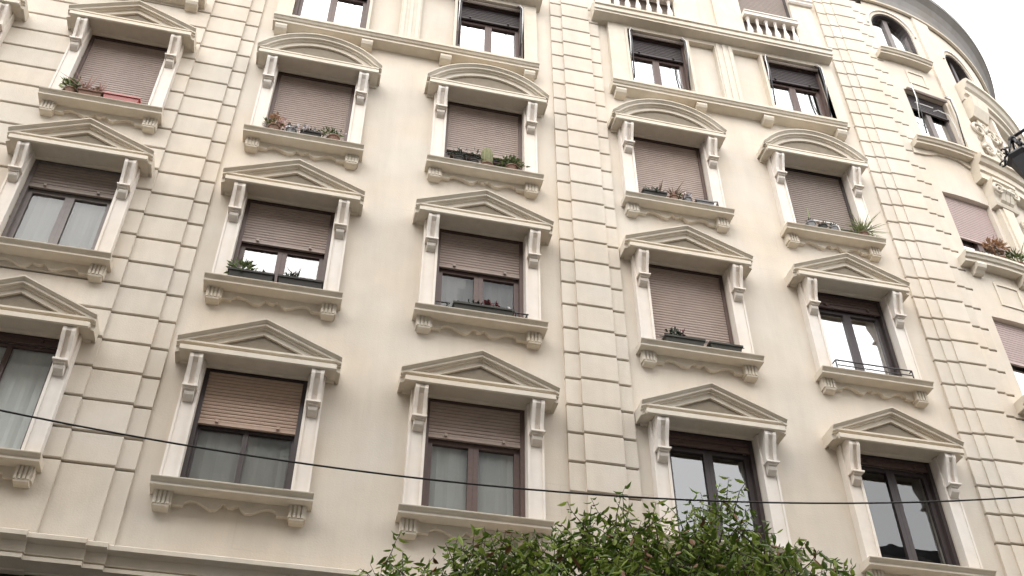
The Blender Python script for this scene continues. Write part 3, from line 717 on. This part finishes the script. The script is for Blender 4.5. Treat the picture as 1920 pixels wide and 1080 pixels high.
# eave: cove, fascia, gutter, roof
EV = [(0, 22.08), (.05, 22.10), (.05, 22.17), (.02, 22.20), (.04, 22.40), (.09, 22.58), (.17, 22.74), (.27, 22.84), (.27, 22.86), (-.3, 22.86), (-.3, 22.08)]
ev = string(-8.6, S(100), EV, EAVE, 'eave', label='grey coved eave sweeping round the corner')
b = MB(True); b.sweep(-8.6, S(100), [(.23, 22.863), (.285, 22.863), (.30, 22.95), (.29, 23.0), (.23, 23.0)]); link('gutter', b.mesh('gutter', EAVE), ev)
b = MB(True); b.sweep(-8.6, S(100), [(.02, 22.05), (.075, 22.05), (.085, 22.09), (.06, 22.10), (.02, 22.10)]); link('moulding', b.mesh('moulding', TRIM), ev)
b = MB(True); b.sweep(-8.6, S(100), [(.22, 22.99), (-2.8, 25.4), (-2.8, 22.9)]); bpart('roof', b, ROOF)

# first floor cornice and the brown front below it
def fcor(s0, s1, d):
    P = [(0, 6.95), (.20 + d, 6.94), (.34 + d, 6.90), (.36 + d, 6.885), (.36 + d, 6.835), (.335 + d, 6.825), (.255 + d, 6.815), (.245 + d, 6.700), (.20 + d, 6.695), (.20 + d, 6.68), (.265 + d, 6.67), (.265 + d, 6.625), (.05 + d, 6.615), (0, 6.615)]
    return string(s0, s1, P, TRIM, 'cornice')
for s0, s1, d in ((-8.6, -2.735, .145), (-2.735, -2.145, .10), (-2.145, -1.93, .05), (-1.93, 3.33, 0), (3.33, 3.547, .055), (3.547, 4.09, .10), (4.09, 4.29, .055), (4.29, 9.39, 0), (9.39, 10.285, .1), (10.285, S(60), .02)):
    fcor(s0, s1, d)
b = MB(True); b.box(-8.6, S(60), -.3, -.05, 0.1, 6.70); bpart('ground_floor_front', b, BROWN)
b = MB(True); b.box(-8.6, S(100), -.75, -.62, 0.1, 22.8); bpart('sky_blocker', b, DARK)  # unseen dark sheet added to block sky light leaking through gaps
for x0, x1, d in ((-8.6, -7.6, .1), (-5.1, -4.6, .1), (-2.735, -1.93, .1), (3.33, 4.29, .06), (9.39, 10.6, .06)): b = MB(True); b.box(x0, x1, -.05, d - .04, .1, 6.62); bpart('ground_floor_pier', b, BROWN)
for x0, x1 in ((-7.4, -5.3), (-4.4, -2.95), (-1.5, .6), (1.0, 3.1), (4.6, 6.6), (7.0, 9.1)):
    b = MB(True); b.box(x0, x1, -.05, -.02, 2.6, 5.9); b.box(x0 - .08, x1 + .08, -.05, .04, 5.9, 6.05); b.box(x0 - .08, x0, -.05, .03, .1, 5.9); b.box(x1, x1 + .08, -.05, .03, .1, 5.9); bpart('shopfront', b, FRAMEG)

# ---------------------------------------------------------------- the houses across the street (seen only in the panes; sized and set close to shade this front)
def opposite(name, x0, x1, h, ridge, label):
    o = empty(name, loc=((x0 + x1) / 2, -3.0, 0), label=label, category='building', group='houses across the street')
    w2 = (x1 - x0) / 2
    b = MB(); b.add([(-w2, 0, .1), (w2, 0, .1), (w2, 0, h), (-w2, 0, h), (-w2, -12, .1), (w2, -12, .1), (w2, -12, h), (-w2, -12, h)],
                    [(0, 1, 2, 3), (4, 5, 6, 7), (0, 3, 7, 4), (1, 2, 6, 5), (3, 2, 6, 7)])
    link('wall', b.mesh('wall', OPP), o)
    b = MB(); b.add([(-w2 - .3, .5, h), (w2 + .3, .5, h), (w2 - 2.5, -6, ridge), (-w2 + 2.5, -6, ridge), (-w2 - .3, -12.5, h), (w2 + .3, -12.5, h)],
                    [(0, 1, 2, 3), (4, 5, 2, 3), (0, 3, 4), (1, 2, 5), (0, 1, 5, 4)])
    link('roof', b.mesh('roof', ROOF), o)
    wm = MB(); wm.add([(-.6, .02, 0), (.6, .02, 0), (.6, .02, 1.9), (-.6, .02, 1.9), (-.6, -.05, 0), (.6, -.05, 0), (.6, -.05, 1.9), (-.6, -.05, 1.9)], [(0, 1, 2, 3), (0, 1, 5, 4), (3, 2, 6, 7), (0, 3, 7, 4), (1, 2, 6, 5)])
    me = wm.mesh('window', OPPW)
    z = 4.4
    while z < h - 2.3:
        x = -w2 + 1.7
        while x < w2 - 1: link('window', me, o, (x, 0, z)); x += 2.9
        z += 3.2
opposite('town_house', -46, 10.0, 20.6, 23.2, 'long stone house across the street with a slate roof')
opposite('town_house', 10.6, 16.6, 12.6, 15.4, 'lower stone house across the street beside the long one')
opposite('town_house', 17.2, 25, 16.4, 19.0, 'farther stone house across the street towards the crossing')

# ---------------------------------------------------------------- planters, pots and plants on the sills
def leafblob(mb, c, r, n, ln, wd, flat=.7, upb=.3):
    for i in range(n):
        d = Vector((random.gauss(0, 1), random.gauss(0, 1), random.gauss(0, 1) + upb)); d.normalize()
        p = Vector(c) + Vector((d.x * r[0], d.y * r[1], d.z * r[2])) * random.uniform(.25, 1)
        t = (d + Vector((random.uniform(-.6, .6), random.uniform(-.6, .6), random.uniform(-.3, .6)))).normalized()
        s = t.orthogonal().normalized(); s = (s + t.cross(s) * random.uniform(-1, 1)).normalized() * wd * random.uniform(.7, 1.2)
        L_ = ln * random.uniform(.6, 1.2); nrm = t.cross(s).normalized() * wd * .3
        mb.add([tuple(p), tuple(p + t * L_ * .45 + s + nrm), tuple(p + t * L_), tuple(p + t * L_ * .45 - s + nrm)], [(0, 1, 2), (0, 2, 3)])
def blades(mb, c, n, ln, wd, spread=.5):
    for i in range(n):
        a = random.uniform(0, 2 * math.pi); tilt = random.uniform(.1, spread); L_ = ln * random.uniform(.6, 1.1)
        d = Vector((math.cos(a), math.sin(a), 0)); p = Vector(c) + d * random.uniform(0, .05); q = []
        for k in range(4):
            u = k / 3; q.append(p + d * (L_ * tilt * u * (1 + u)) + Vector((0, 0, L_ * (u - .55 * tilt * u * u))))
        s = Vector((-d.y, d.x, 0)) * wd
        mb.add([tuple(q[0] - s * .6), tuple(q[0] + s * .6), tuple(q[1] - s), tuple(q[1] + s), tuple(q[2] - s * .7), tuple(q[2] + s * .7), tuple(q[3])], [(0, 1, 3, 2), (2, 3, 5, 4), (4, 5, 6)])
def sill_pos(c, r, x, dep=.20, dz=0.0):
    return (COL[c] + x * SX[c], D - OFF[c] - dep, rz(c, r) - 2.40 + dz)
def planter(name, loc, L_, w_, h_, m, label, plants=(), cat='planter', rot=0):
    o = empty(name, loc=loc, label=label, category=cat); o.rotation_euler.z = rot
    b = MB(); t = .012
    b.add([(-L_/2 + .02, -w_/2 + .015, 0), (L_/2 - .02, -w_/2 + .015, 0), (L_/2 - .02, w_/2 - .015, 0), (-L_/2 + .02, w_/2 - .015, 0), (-L_/2, -w_/2, h_), (L_/2, -w_/2, h_), (L_/2, w_/2, h_), (-L_/2, w_/2, h_)],
          [(0, 1, 2, 3), (0, 1, 5, 4), (1, 2, 6, 5), (2, 3, 7, 6), (3, 0, 4, 7)])
    b.box(-L_/2 - .012, L_/2 + .012, -w_/2 - .012, -w_/2 + .012, h_ - .03, h_); b.box(-L_/2 - .012, L_/2 + .012, w_/2 - .012, w_/2 + .012, h_ - .03, h_)
    b.box(-L_/2 - .012, -L_/2 + .012, -w_/2 + .012, w_/2 - .012, h_ - .03, h_); b.box(L_/2 - .012, L_/2 + .012, -w_/2 + .012, w_/2 - .012, h_ - .03, h_)
    link('box', b.mesh('box', m), o)
    b = MB(); b.box(-L_/2 + .01, L_/2 - .01, -w_/2 + .01, w_/2 - .01, h_ - .05, h_ - .02); link('soil', b.mesh('soil', BARK), o)
    for nm, mm, fn in plants:
        b = MB(); fn(b, h_); link(nm, b.mesh(nm, mm), o)
    return o
def pot(name, loc, r, h_, m, label, plants=(), cat='flowerpot'):
    o = empty(name, loc=loc, label=label, category=cat)
    b = MB(); b.lathe((0, 0, 0), [(r * .72, 0), (r * .95, h_ * .8), (r * 1.08, h_ * .8), (r * 1.1, h_), (r * .95, h_), (r * .93, h_ * .9)], 12); link('pot', b.mesh('pot', m, False), o)
    for nm, mm, fn in plants:
        b = MB(); fn(b, h_); link(nm, b.mesh(nm, mm), o)
    return o
lb = lambda c, r, n, ln, wd: (lambda b, h: leafblob(b, (c[0], c[1], c[2] + h), r, n, ln, wd))
bl = lambda c, n, ln, wd, sp=.6: (lambda b, h: blades(b, (c[0], c[1], c[2] + h), n, ln, wd, sp))
# A1
pot('flowerpot', sill_pos('A', 1, -.50), .085, .12, TERRA, 'small pot with a bushy green plant at the shuttered window beside the red box', [('foliage', PGREEN, lb((0, 0, .07), (.15, .10, .12), 120, .09, .022)), ('foliage', PPALE, lb((-.05, -.03, .05), (.13, .08, .09), 40, .08, .02))])
planter('planter', sill_pos('A', 1, -.20), .34, .14, .12, TERRA, 'planter with straggling pinkish stems next to the red box', [('stems', PPINK, bl((-.1, 0, 0), 16, .20, .010, 1.3)), ('stems', PPINK, bl((.1, 0, 0), 14, .16, .012, 1.4)), ('foliage', PDRY, lb((0, 0, .04), (.2, .08, .08), 70, .07, .02))])
planter('planter', sill_pos('A', 1, .27), .52, .16, .12, BOXRED, 'bright red plastic window box on a stone sill', [('foliage', PDRY, lb((0, 0, 0), (.22, .05, .03), 40, .05, .015)), ('foliage', PRED, lb((.1, 0, .02), (.12, .05, .03), 24, .05, .015))])
# B1
pot('flowerpot', sill_pos('B', 1, -.48), .09, .12, TERRA, 'pot with orange and brown blossoms under the arched pediment at left', [('blossom', PORG, lb((0, 0, .14), (.13, .09, .14), 90, .07, .03)), ('foliage', PGREEN, lb((-.04, 0, .04), (.16, .1, .08), 60, .07, .02)), ('blossom', PPINK, lb((.12, -.04, .07), (.10, .06, .08), 30, .06, .03))])
pot('flowerpot', sill_pos('B', 1, -.22), .08, .12, BOXGY, 'grey pot with small white blossoms beside the orange flowers', [('blossom', PWHITE, lb((.05, -.03, .02), (.12, .06, .06), 14, .05, .025)), ('foliage', PDARK, lb((0, 0, .02), (.1, .07, .06), 36, .06, .018))])
planter('planter', sill_pos('B', 1, .08), .30, .13, .11, BOXDK, 'dark trough with white blossoms in the middle of the sill', [('blossom', PWHITE, lb((-.05, -.05, .01), (.16, .05, .05), 18, .06, .03)), ('foliage', PDARK, lb((0, 0, .02), (.15, .06, .06), 46, .06, .016))])
pot('flowerpot', sill_pos('B', 1, .44), .09, .11, TERRA, 'pot with a low grey green plant by the jamb of an arched window', [('foliage', PGREEN, lb((-.05, 0, .06), (.2, .09, .1), 110, .07, .018)), ('blossom', PWHITE, lb((.05, -.04, .05), (.15, .06, .06), 12, .05, .02))])
# C1
pot('flowerpot', sill_pos('C', 1, -.42), .08, .10, BOXDK, 'dark pot with a small dark spiky plant left of the cactus', [('foliage', PDARK, lb((.02, 0, .08), (.16, .08, .12), 70, .08, .018))])
pot('flowerpot', sill_pos('C', 1, -.18), .07, .10, BOXDK, 'small dark pot with sparse dark sprigs beside the cactus', [('foliage', PDARK, lb((.02, 0, .12), (.09, .06, .14), 34, .07, .016))])
def cactus(b, h):
    n = 12; prof = [(.085, h - .02), (.10, h + .1), (.10, h + .26), (.085, h + .34), (.05, h + .39), (.01, h + .405)]
    vs = []; fs = []; m = 24
    for r, z in prof:
        for k in range(m): a = 2 * math.pi * k / m; q = r * (1 if k % 2 else .86); vs.append((q * math.cos(a), q * math.sin(a), z))
    for i in range(len(prof) - 1):
        for k in range(m): fs.append((i * m + k, i * m + (k + 1) % m, (i + 1) * m + (k + 1) % m, (i + 1) * m + k))
    b.add(vs, fs)
pot('flowerpot', sill_pos('C', 1, .03, .16), .10, .10, TERRA, 'stout ribbed cactus in a pot in the middle of the sill', [('cactus', CACT, cactus)], cat='cactus')
pot('flowerpot', sill_pos('C', 1, .42), .10, .10, TERRA, 'pot with spreading olive green leaves right of the cactus', [('foliage', PGREEN, lb((0, -.02, .06), (.24, .1, .11), 150, .08, .022)), ('blossom', PORG, lb((.12, -.06, .04), (.09, .05, .05), 16, .05, .02))])
# D1
planter('planter', sill_pos('D', 1, -.42), .40, .14, .12, BOXDK, 'dark trough of trailing dry stems under the arched pediment', [('foliage', PDARK, lb((0, 0, .03), (.2, .07, .08), 70, .08, .018)), ('stems', PDRY, bl((.1, -.03, 0), 14, .13, .01, 1.3))])
pot('flowerpot', sill_pos('D', 1, -.08), .075, .11, TERRA, 'pot with curling dry brown stems beside the dark trough', [('stems', PDRY, bl((0, 0, 0), 26, .15, .010, 1.3)), ('blossom', PPINK, lb((-.05, -.04, .02), (.1, .05, .05), 10, .06, .025)), ('foliage', PGREEN, lb((.04, 0, .03), (.1, .06, .07), 30, .06, .016))])
pot('flowerpot', sill_pos('D', 1, .15), .075, .12, BOXGY, 'grey pot with pale cream blossoms in a row of dry plants', [('blossom', PWHITE, lb((0, -.04, .02), (.11, .05, .05), 20, .06, .03)), ('foliage', PDRY, lb((0, 0, .04), (.1, .07, .09), 40, .07, .016))])
planter('planter', sill_pos('D', 1, .43), .30, .13, .10, BOXGY, 'pale grey trough at the right end of the sill with dry plants', [('foliage', PDARK, lb((0, 0, 0), (.14, .06, .05), 40, .06, .016))])
# E1
pot('flowerpot', sill_pos('E', 1, -.42), .08, .14, BOXGY, 'grey pot with a thin upright stick on the sill with the white rail', [('stick', PPALE, lambda b, h: b.tube([(0, 0, h - .03), (.01, 0, h + .36)], .012, 5)), ('foliage', PDARK, lb((0, 0, .02), (.08, .06, .05), 24, .05, .016))])
pot('flowerpot', sill_pos('E', 1, -.2), .075, .12, BOXDK, 'dark pot standing behind the white rail', [('foliage', PDRY, lb((0, 0, .02), (.09, .06, .06), 30, .06, .016))])
pot('flowerpot', sill_pos('E', 1, 0.0), .075, .11, BOXGY, 'pale pot with a small grey plant behind the end of the white rail', [('foliage', PDARK, lb((0, 0, .03), (.09, .06, .06), 30, .06, .016))])
pot('flowerpot', sill_pos('E', 1, .56, .19), .085, .10, TERRA, 'pot with a feathery pale green plant hanging past the jamb', [('foliage', PPALE, bl((0, 0, 0), 110, .27, .008, 1.2)), ('foliage', PGREEN, lb((0, -.02, .05), (.2, .1, .16), 90, .08, .014))])
# B2
planter('planter', sill_pos('B', 2, -.33), .60, .17, .13, BOXDK, 'long dark window box with a leafy plant at its left end', [('foliage', PGREEN, lb((-.16, 0, .06), (.16, .1, .14), 120, .10, .024)), ('foliage', PPALE, lb((-.05, 0, .05), (.12, .08, .1), 30, .08, .018)), ('foliage', PDARK, lb((.18, 0, .01), (.1, .06, .04), 24, .05, .016))])
planter('planter', sill_pos('B', 2, .33), .60, .17, .13, BOXDK, 'long dark window box holding one small dark sprig', [('foliage', PDARK, lb((-.14, 0, .04), (.10, .07, .08), 50, .08, .02)), ('foliage', PDARK, bl((-.06, 0, 0), 8, .22, .012, .5))])
# C2
planter('planter', sill_pos('C', 2, .02), .86, .17, .11, BOXGR, 'long green window box with dark red flowers between iron brackets', [('blossom', PRED, lb((.1, 0, .06), (.17, .08, .08), 60, .06, .028)), ('foliage', PDARK, lb((-.1, 0, .03), (.3, .07, .06), 90, .07, .018)), ('blossom', PWHITE, lb((.36, -.05, .0), (.08, .04, .05), 14, .05, .022))])
# D2
planter('planter', sill_pos('D', 2, -.26), .60, .16, .12, BOXGR, 'green window box with a dark succulent on the sill of the shuttered window', [('foliage', PDARK, lb((-.12, 0, .06), (.17, .07, .08), 70, .09, .028)), ('foliage', PRED, lb((0, 0, .12), (.06, .04, .06), 14, .06, .02))])
planter('planter', sill_pos('D', 2, .36), .50, .16, .11, BOXGR, 'empty green window box beside the one with a succulent', [])
# E2 / C2 / E1 / D1 guards: parts of their windows
def wof(c, r):
    for o in B.children:
        if o.name.startswith('window') and abs(o.location.x - COL[c]) < .01 and abs(o.location.z - rz(c, r)) < .01: return o
def guard(c, r, bars, m, name='guard_rail'):
    b = MB()
    for pts, rad in bars: b.tube(pts, rad, 6)
    link(name, b.mesh(name, m, True), wof(c, r))
guard('E', 2, [([(-.62, -.20, -2.20), (.66, -.20, -2.20)], .013), ([(-.60, -.20, -2.29), (.66, -.20, -2.29)], .010), ([(-.62, -.05, -2.20), (-.62, -.20, -2.20), (-.62, -.20, -2.41)], .012), ([(.66, -.05, -2.20), (.66, -.20, -2.20), (.66, -.20, -2.41)], .012)], IRON)
guard('C', 2, [([(x0, -.20, z), (x1, -.20, z)], .012) for z in (-2.27, -2.36) for x0, x1 in ((-.64, -.44), (.46, .66))] + [([(x, -.03, -2.27), (x, -.2, -2.27), (x, -.2, -2.41)], .010) for x in (-.62, -.47, .49, .64)], IRON)
guard('E', 1, [([(-.36, -.22, -2.20), (.02, -.22, -2.20), (.09, -.22, -2.24), (.11, -.22, -2.40)], .016)], WHITEM)
guard('E', 1, [([(.10, -.14, -2.22), (.62, -.14, -2.22)], .010), ([(.10, -.14, -2.30), (.62, -.14, -2.30)], .010)], IRON)
guard('D', 1, [([(.50, -.24, -2.30), (.66, -.24, -2.26), (.70, -.05, -2.26)], .011), ([(.66, -.24, -2.26), (.66, -.24, -2.41)], .012)], IRON)
guard('C', 1, [([(-.63, -.17, -2.16), (.63, -.17, -2.16)], .008)] + [([(-.6 + .1 * i, -.17, -2.16), (-.6 + .1 * i, -.17, -2.41)], .005) for i in range(4)], IRON)
guard('D', 2, [([(-.62, -.22, -2.28), (.66, -.22, -2.28)], .007)], IRON)
# corner window plants
x, y = plan(S(8.2), .12)
pot('flowerpot', (x, y, 14.045), .09, .12, TERRA, 'pot with a bushy reddish flowering plant on the rounded corner', [('blossom', PORG, lb((0, 0, .30), (.24, .12, .12), 150, .09, .03)), ('blossom', PDRY, lb((0, 0, .22), (.16, .1, .12), 60, .08, .02)), ('stem', BARK, lambda b, h: b.tube([(0, 0, h - .03), (0, 0, h + .3)], .02, 5))])
x, y = plan(S(11.6), .13)
pot('flowerpot', (x, y, 14.045), .09, .11, TERRA, 'pot with a leafy yellow green plant on the rounded corner', [('foliage', PGREEN, lb((0, 0, .1), (.2, .12, .18), 150, .10, .024)), ('foliage', PPALE, bl((.04, 0, 0), 20, .28, .012, .9))])
x, y = plan(S(5.4), .12)
pot('flowerpot', (x, y, 14.045), .07, .08, BOXDK, 'low dark pot with tiny leaves on the rounded corner', [('foliage', PDARK, lb((0, 0, .02), (.12, .07, .04), 36, .05, .016))])

# ---------------------------------------------------------------- overhead cable
b = MB()
b.tube([(x * .25 - 9, 5.0, 4.616 + .0242 * (x * .25 - 9 - .5) ** 2) for x in range(0, 85)], .0055, 6)
cb = link('overhead_cable', b.mesh('overhead_cable', CABLE, True)); cb['label'] = 'thin black cable sagging across in front of the house'; cb['category'] = 'cable'

# ---------------------------------------------------------------- street lamp at the right edge
_d = fw * F_PX + r2 * (1919 - 960) - u2 * (305 - 540); _t = 4.5 / _d.y
LX, LZ = _d.x * _t, 1.6 + _d.z * _t          # where the lantern hangs above the kerb, 4.5 m out
lamp = empty('street_lamp', loc=(LX + 1.1, 4.5, 0), label='black wrought iron street lamp whose lantern edges into view before the corner', category='street lamp')
b = MB(); b.lathe((0, 0, 0), [(.17, 0), (.17, .25), (.12, .35), (.09, .9), (.065, 1.1), (.05, 4), (.04, LZ + .7), (.06, LZ + .75), (.03, LZ + .9), (.01, LZ + 1.1)], 12); link('post', b.mesh('post', IRON, True), lamp)
b = MB(); b.tube([(0, 0, LZ + .75), (-.4, 0, LZ + .74), (-.85, 0, LZ + .52), (-1.1, 0, LZ + .30)], [.022, .02, .018, .014], 8)
b.tube([(-.55 + .09 * math.cos(a * .4), 0, LZ + .84 + .09 * math.sin(a * .4)) for a in range(0, 15)], .012, 6); link('arm', b.mesh('arm', IRON, True), lamp)
lan = MB(); lan.lathe((-1.1, 0, LZ), [(.012, -.27), (.03, -.24), (.04, -.20), (.095, .02), (.118, .06), (.108, .085)], 6); link('lantern', lan.mesh('lantern', IRON), lamp)
b = MB()
for k in range(6):
    a = math.pi / 3 * k; c_, s_ = math.cos(a), math.sin(a)
    b.tube([(-1.1 + .13 * c_, .13 * s_, LZ + .07), (-1.1 + .11 * c_, .11 * s_, LZ + .15), (-1.1 + .06 * c_, .06 * s_, LZ + .17), (-1.1 + .04 * c_, .04 * s_, LZ + .24), (-1.1, 0, LZ + .28)], .010, 5)
    b.tube([(-1.1 + (.135 + .03 * math.cos(t)) * c_, (.135 + .03 * math.cos(t)) * s_, LZ + .10 + .03 * math.sin(t)) for t in [i * .6 for i in range(10)]], .007, 5)
b.lathe((-1.1, 0, LZ + .25), [(.01, 0), (.03, .025), (.03, .05), (.01, .07)], 8)
link('crown', b.mesh('crown', IRON, True), lamp)

# ---------------------------------------------------------------- the tree on the pavement edge
TX, TY = 1.98, 5.85
tree = empty('street_tree', loc=(TX, TY, 0), label='leafy green street tree whose crown rises into the lower edge', category='tree')
rs = random.Random(11)
trunk = MB(); trunk.tube([(0, 0, -.05), (.02, .02, .8), (-.03, .0, 1.6), (.03, .02, 2.3)], [.12, .10, .085, .075], 9); link('trunk', trunk.mesh('trunk', BARK, True), tree)
tips = []
for i in range(11):
    a = 2 * math.pi * i / 11 + rs.uniform(-.2, .2); rr = rs.uniform(.5, 1.15); z = rs.uniform(3.3, 4.2)
    e = Vector((rr * 1.25 * math.cos(a), rr * .7 * math.sin(a), z)); s0 = Vector((.03, .02, 2.2)); md = s0.lerp(e, .5) + Vector((0, 0, .15))
    b = MB(); b.tube([s0, md, e], [.05, .03, .015], 6); link('branch', b.mesh('branch', BARK, True), tree)
    tips.append(e)
# outline of the crown top in world x -> z
OUT = [(-.05, 4.02), (.1, 4.17), (.28, 4.30), (.45, 4.42), (.62, 4.48), (.78, 4.46), (1.0, 4.62), (1.2, 4.74), (1.45, 4.85), (1.62, 4.82), (1.80, 5.02), (1.95, 5.14), (2.1, 5.10), (2.25, 4.92), (2.42, 4.98), (2.58, 5.26), (2.72, 5.28), (2.85, 5.04), (3.0, 4.92), (3.12, 5.0), (3.25, 4.80), (3.38, 4.84), (3.48, 4.8), (3.6, 4.4)]
def outz(x):
    if x <= OUT[0][0] or x >= OUT[-1][0]: return 4.0
    for (a, za), (c, zc) in zip(OUT, OUT[1:]):
        if x <= c: return za + (zc - za) * (x - a) / (c - a)
def leafgeo(p, t, s, L_, W_):
    n = t.cross(s).normalized(); q = []
    dr = Vector((0, 0, -1)) * L_ * .16
    m1, m2, tip = p + t * L_ * .3, p + t * L_ * .65 + dr * .5, p + t * L_ + dr * 1.6
    f = n * W_ * .35
    return [p, m1 + s * W_ * .5 + f, m1, m1 - s * W_ * .5 + f, m2 + s * W_ * .42 + f, m2, m2 - s * W_ * .42 + f, tip], [(0, 2, 1), (0, 3, 2), (1, 2, 5, 4), (2, 3, 6, 5), (4, 5, 7), (5, 6, 7)]
twig = MB(); leaves = []
def shoot(p, d, ln, nl):
    q = [p]; dd = d.copy()
    for k in range(4):
        dd = (dd + Vector((rs.uniform(-.3, .3), rs.uniform(-.3, .3), rs.uniform(-.22, .08)))).normalized(); q.append(q[-1] + dd * ln / 4)
    twig.tube(q, [.005, .004, .003, .0022, .0015], 4, cap=False)
    a = rs.uniform(0, 6)
    for k in range(nl):
        u = (k + 1) / nl * 4; i = min(int(u), 3); pp = q[i].lerp(q[i + 1], u - i); td = (q[i + 1] - q[i]).normalized()
        a += 2.4; o1 = td.orthogonal().normalized(); o2 = td.cross(o1); side = o1 * math.cos(a) + o2 * math.sin(a)
        t = (td * rs.uniform(.05, .55) + side * rs.uniform(.8, 1.1) + Vector((0, 0, rs.uniform(-.9, .15)))).normalized()
        s = t.cross(Vector((rs.uniform(-.5, .5), rs.uniform(-.5, .5), 1))).normalized()
        leaves.append((pp, t, s, rs.uniform(.04, .09), rs.uniform(.02, .03)))
for i in range(1550):
    x = rs.uniform(.0, 3.55); zt = outz(x); yy = rs.gauss(0, .42); yy = max(-.75, min(.9, yy))
    fall = .9 * abs(yy) ** 1.5
    z = zt - .16 - fall - abs(rs.gauss(0, .42))
    p = Vector((x - TX, yy, max(z, 3.2))); d = Vector((rs.uniform(-.7, .7) + (x - 2) * .15, rs.uniform(-.5, .5), rs.uniform(.1, 1.0))).normalized()
    shoot(p, d, rs.uniform(.16, .3), rs.randint(9, 14))
for i in range(230):       # the lower left flank of the crown
    x = rs.uniform(.0, 1.1); p = Vector((x - TX, max(-.6, min(.6, rs.gauss(0, .3))), outz(x) - .2 - abs(rs.gauss(0, .22))))
    shoot(p, Vector((rs.uniform(-.8, .4), rs.uniform(-.4, .4), rs.uniform(.1, .9))).normalized(), rs.uniform(.15, .26), rs.randint(9, 14))
for x, zt in OUT[2:-1]:
    for j in range(3):
        xx = x + rs.uniform(-.07, .07); p = Vector((xx - TX, rs.uniform(-.25, .3), zt - .32)); shoot(p, Vector((rs.uniform(-.25, .25), rs.uniform(-.1, .1), 1)).normalized(), rs.uniform(.26, .34), 12)
link('twigs', twig.mesh('twigs', BARK), tree, kind='stuff')
def lkey(l):
    p = l[0] + Vector((TX, TY, 0)); q = px(*p)
    return -(outz(p.x) - p.z) if q and 0 < q[0] < 1920 and q[1] < 1075 else -99
leaves.sort(key=lkey, reverse=True)
lmesh = {}
for j, mm in enumerate((LEAF, LEAFY, LEAFR)):
    v, f = leafgeo(Vector((0, 0, 0)), Vector((1, 0, 0)), Vector((0, 1, 0)), 1.0, .34)
    b = MB(); b.add([tuple(t) for t in v], f); lmesh[j] = b.mesh('leaf', mm)
for p, t, s, L_, W_ in leaves[:296]:
    j = 0 if rs.random() < .72 else (1 if rs.random() < .93 else 2)
    o = link('leaf', lmesh[j], tree); n = t.cross(s).normalized()
    o.matrix_local = Matrix.Translation(p) @ Matrix(((t.x, s.x, n.x, 0), (t.y, s.y, n.y, 0), (t.z, s.z, n.z, 0), (0, 0, 0, 1))) @ Matrix.Scale(L_, 4)
fol = MB()
for p, t, s, L_, W_ in leaves[296:]:
    v, f = leafgeo(p, t, s, L_, L_ * rs.uniform(.26, .42)); u = rs.random(); fol.cur = 0 if u < .52 else (1 if u < .965 else 2); fol.add([tuple(q) for q in v], f)
link('foliage', fol.mesh('foliage', [LEAF, LEAFY, LEAFR]), tree, kind='stuff')
print('stones', len(stones), 'leaves', len(leaves), 'objects', len(bpy.data.objects))
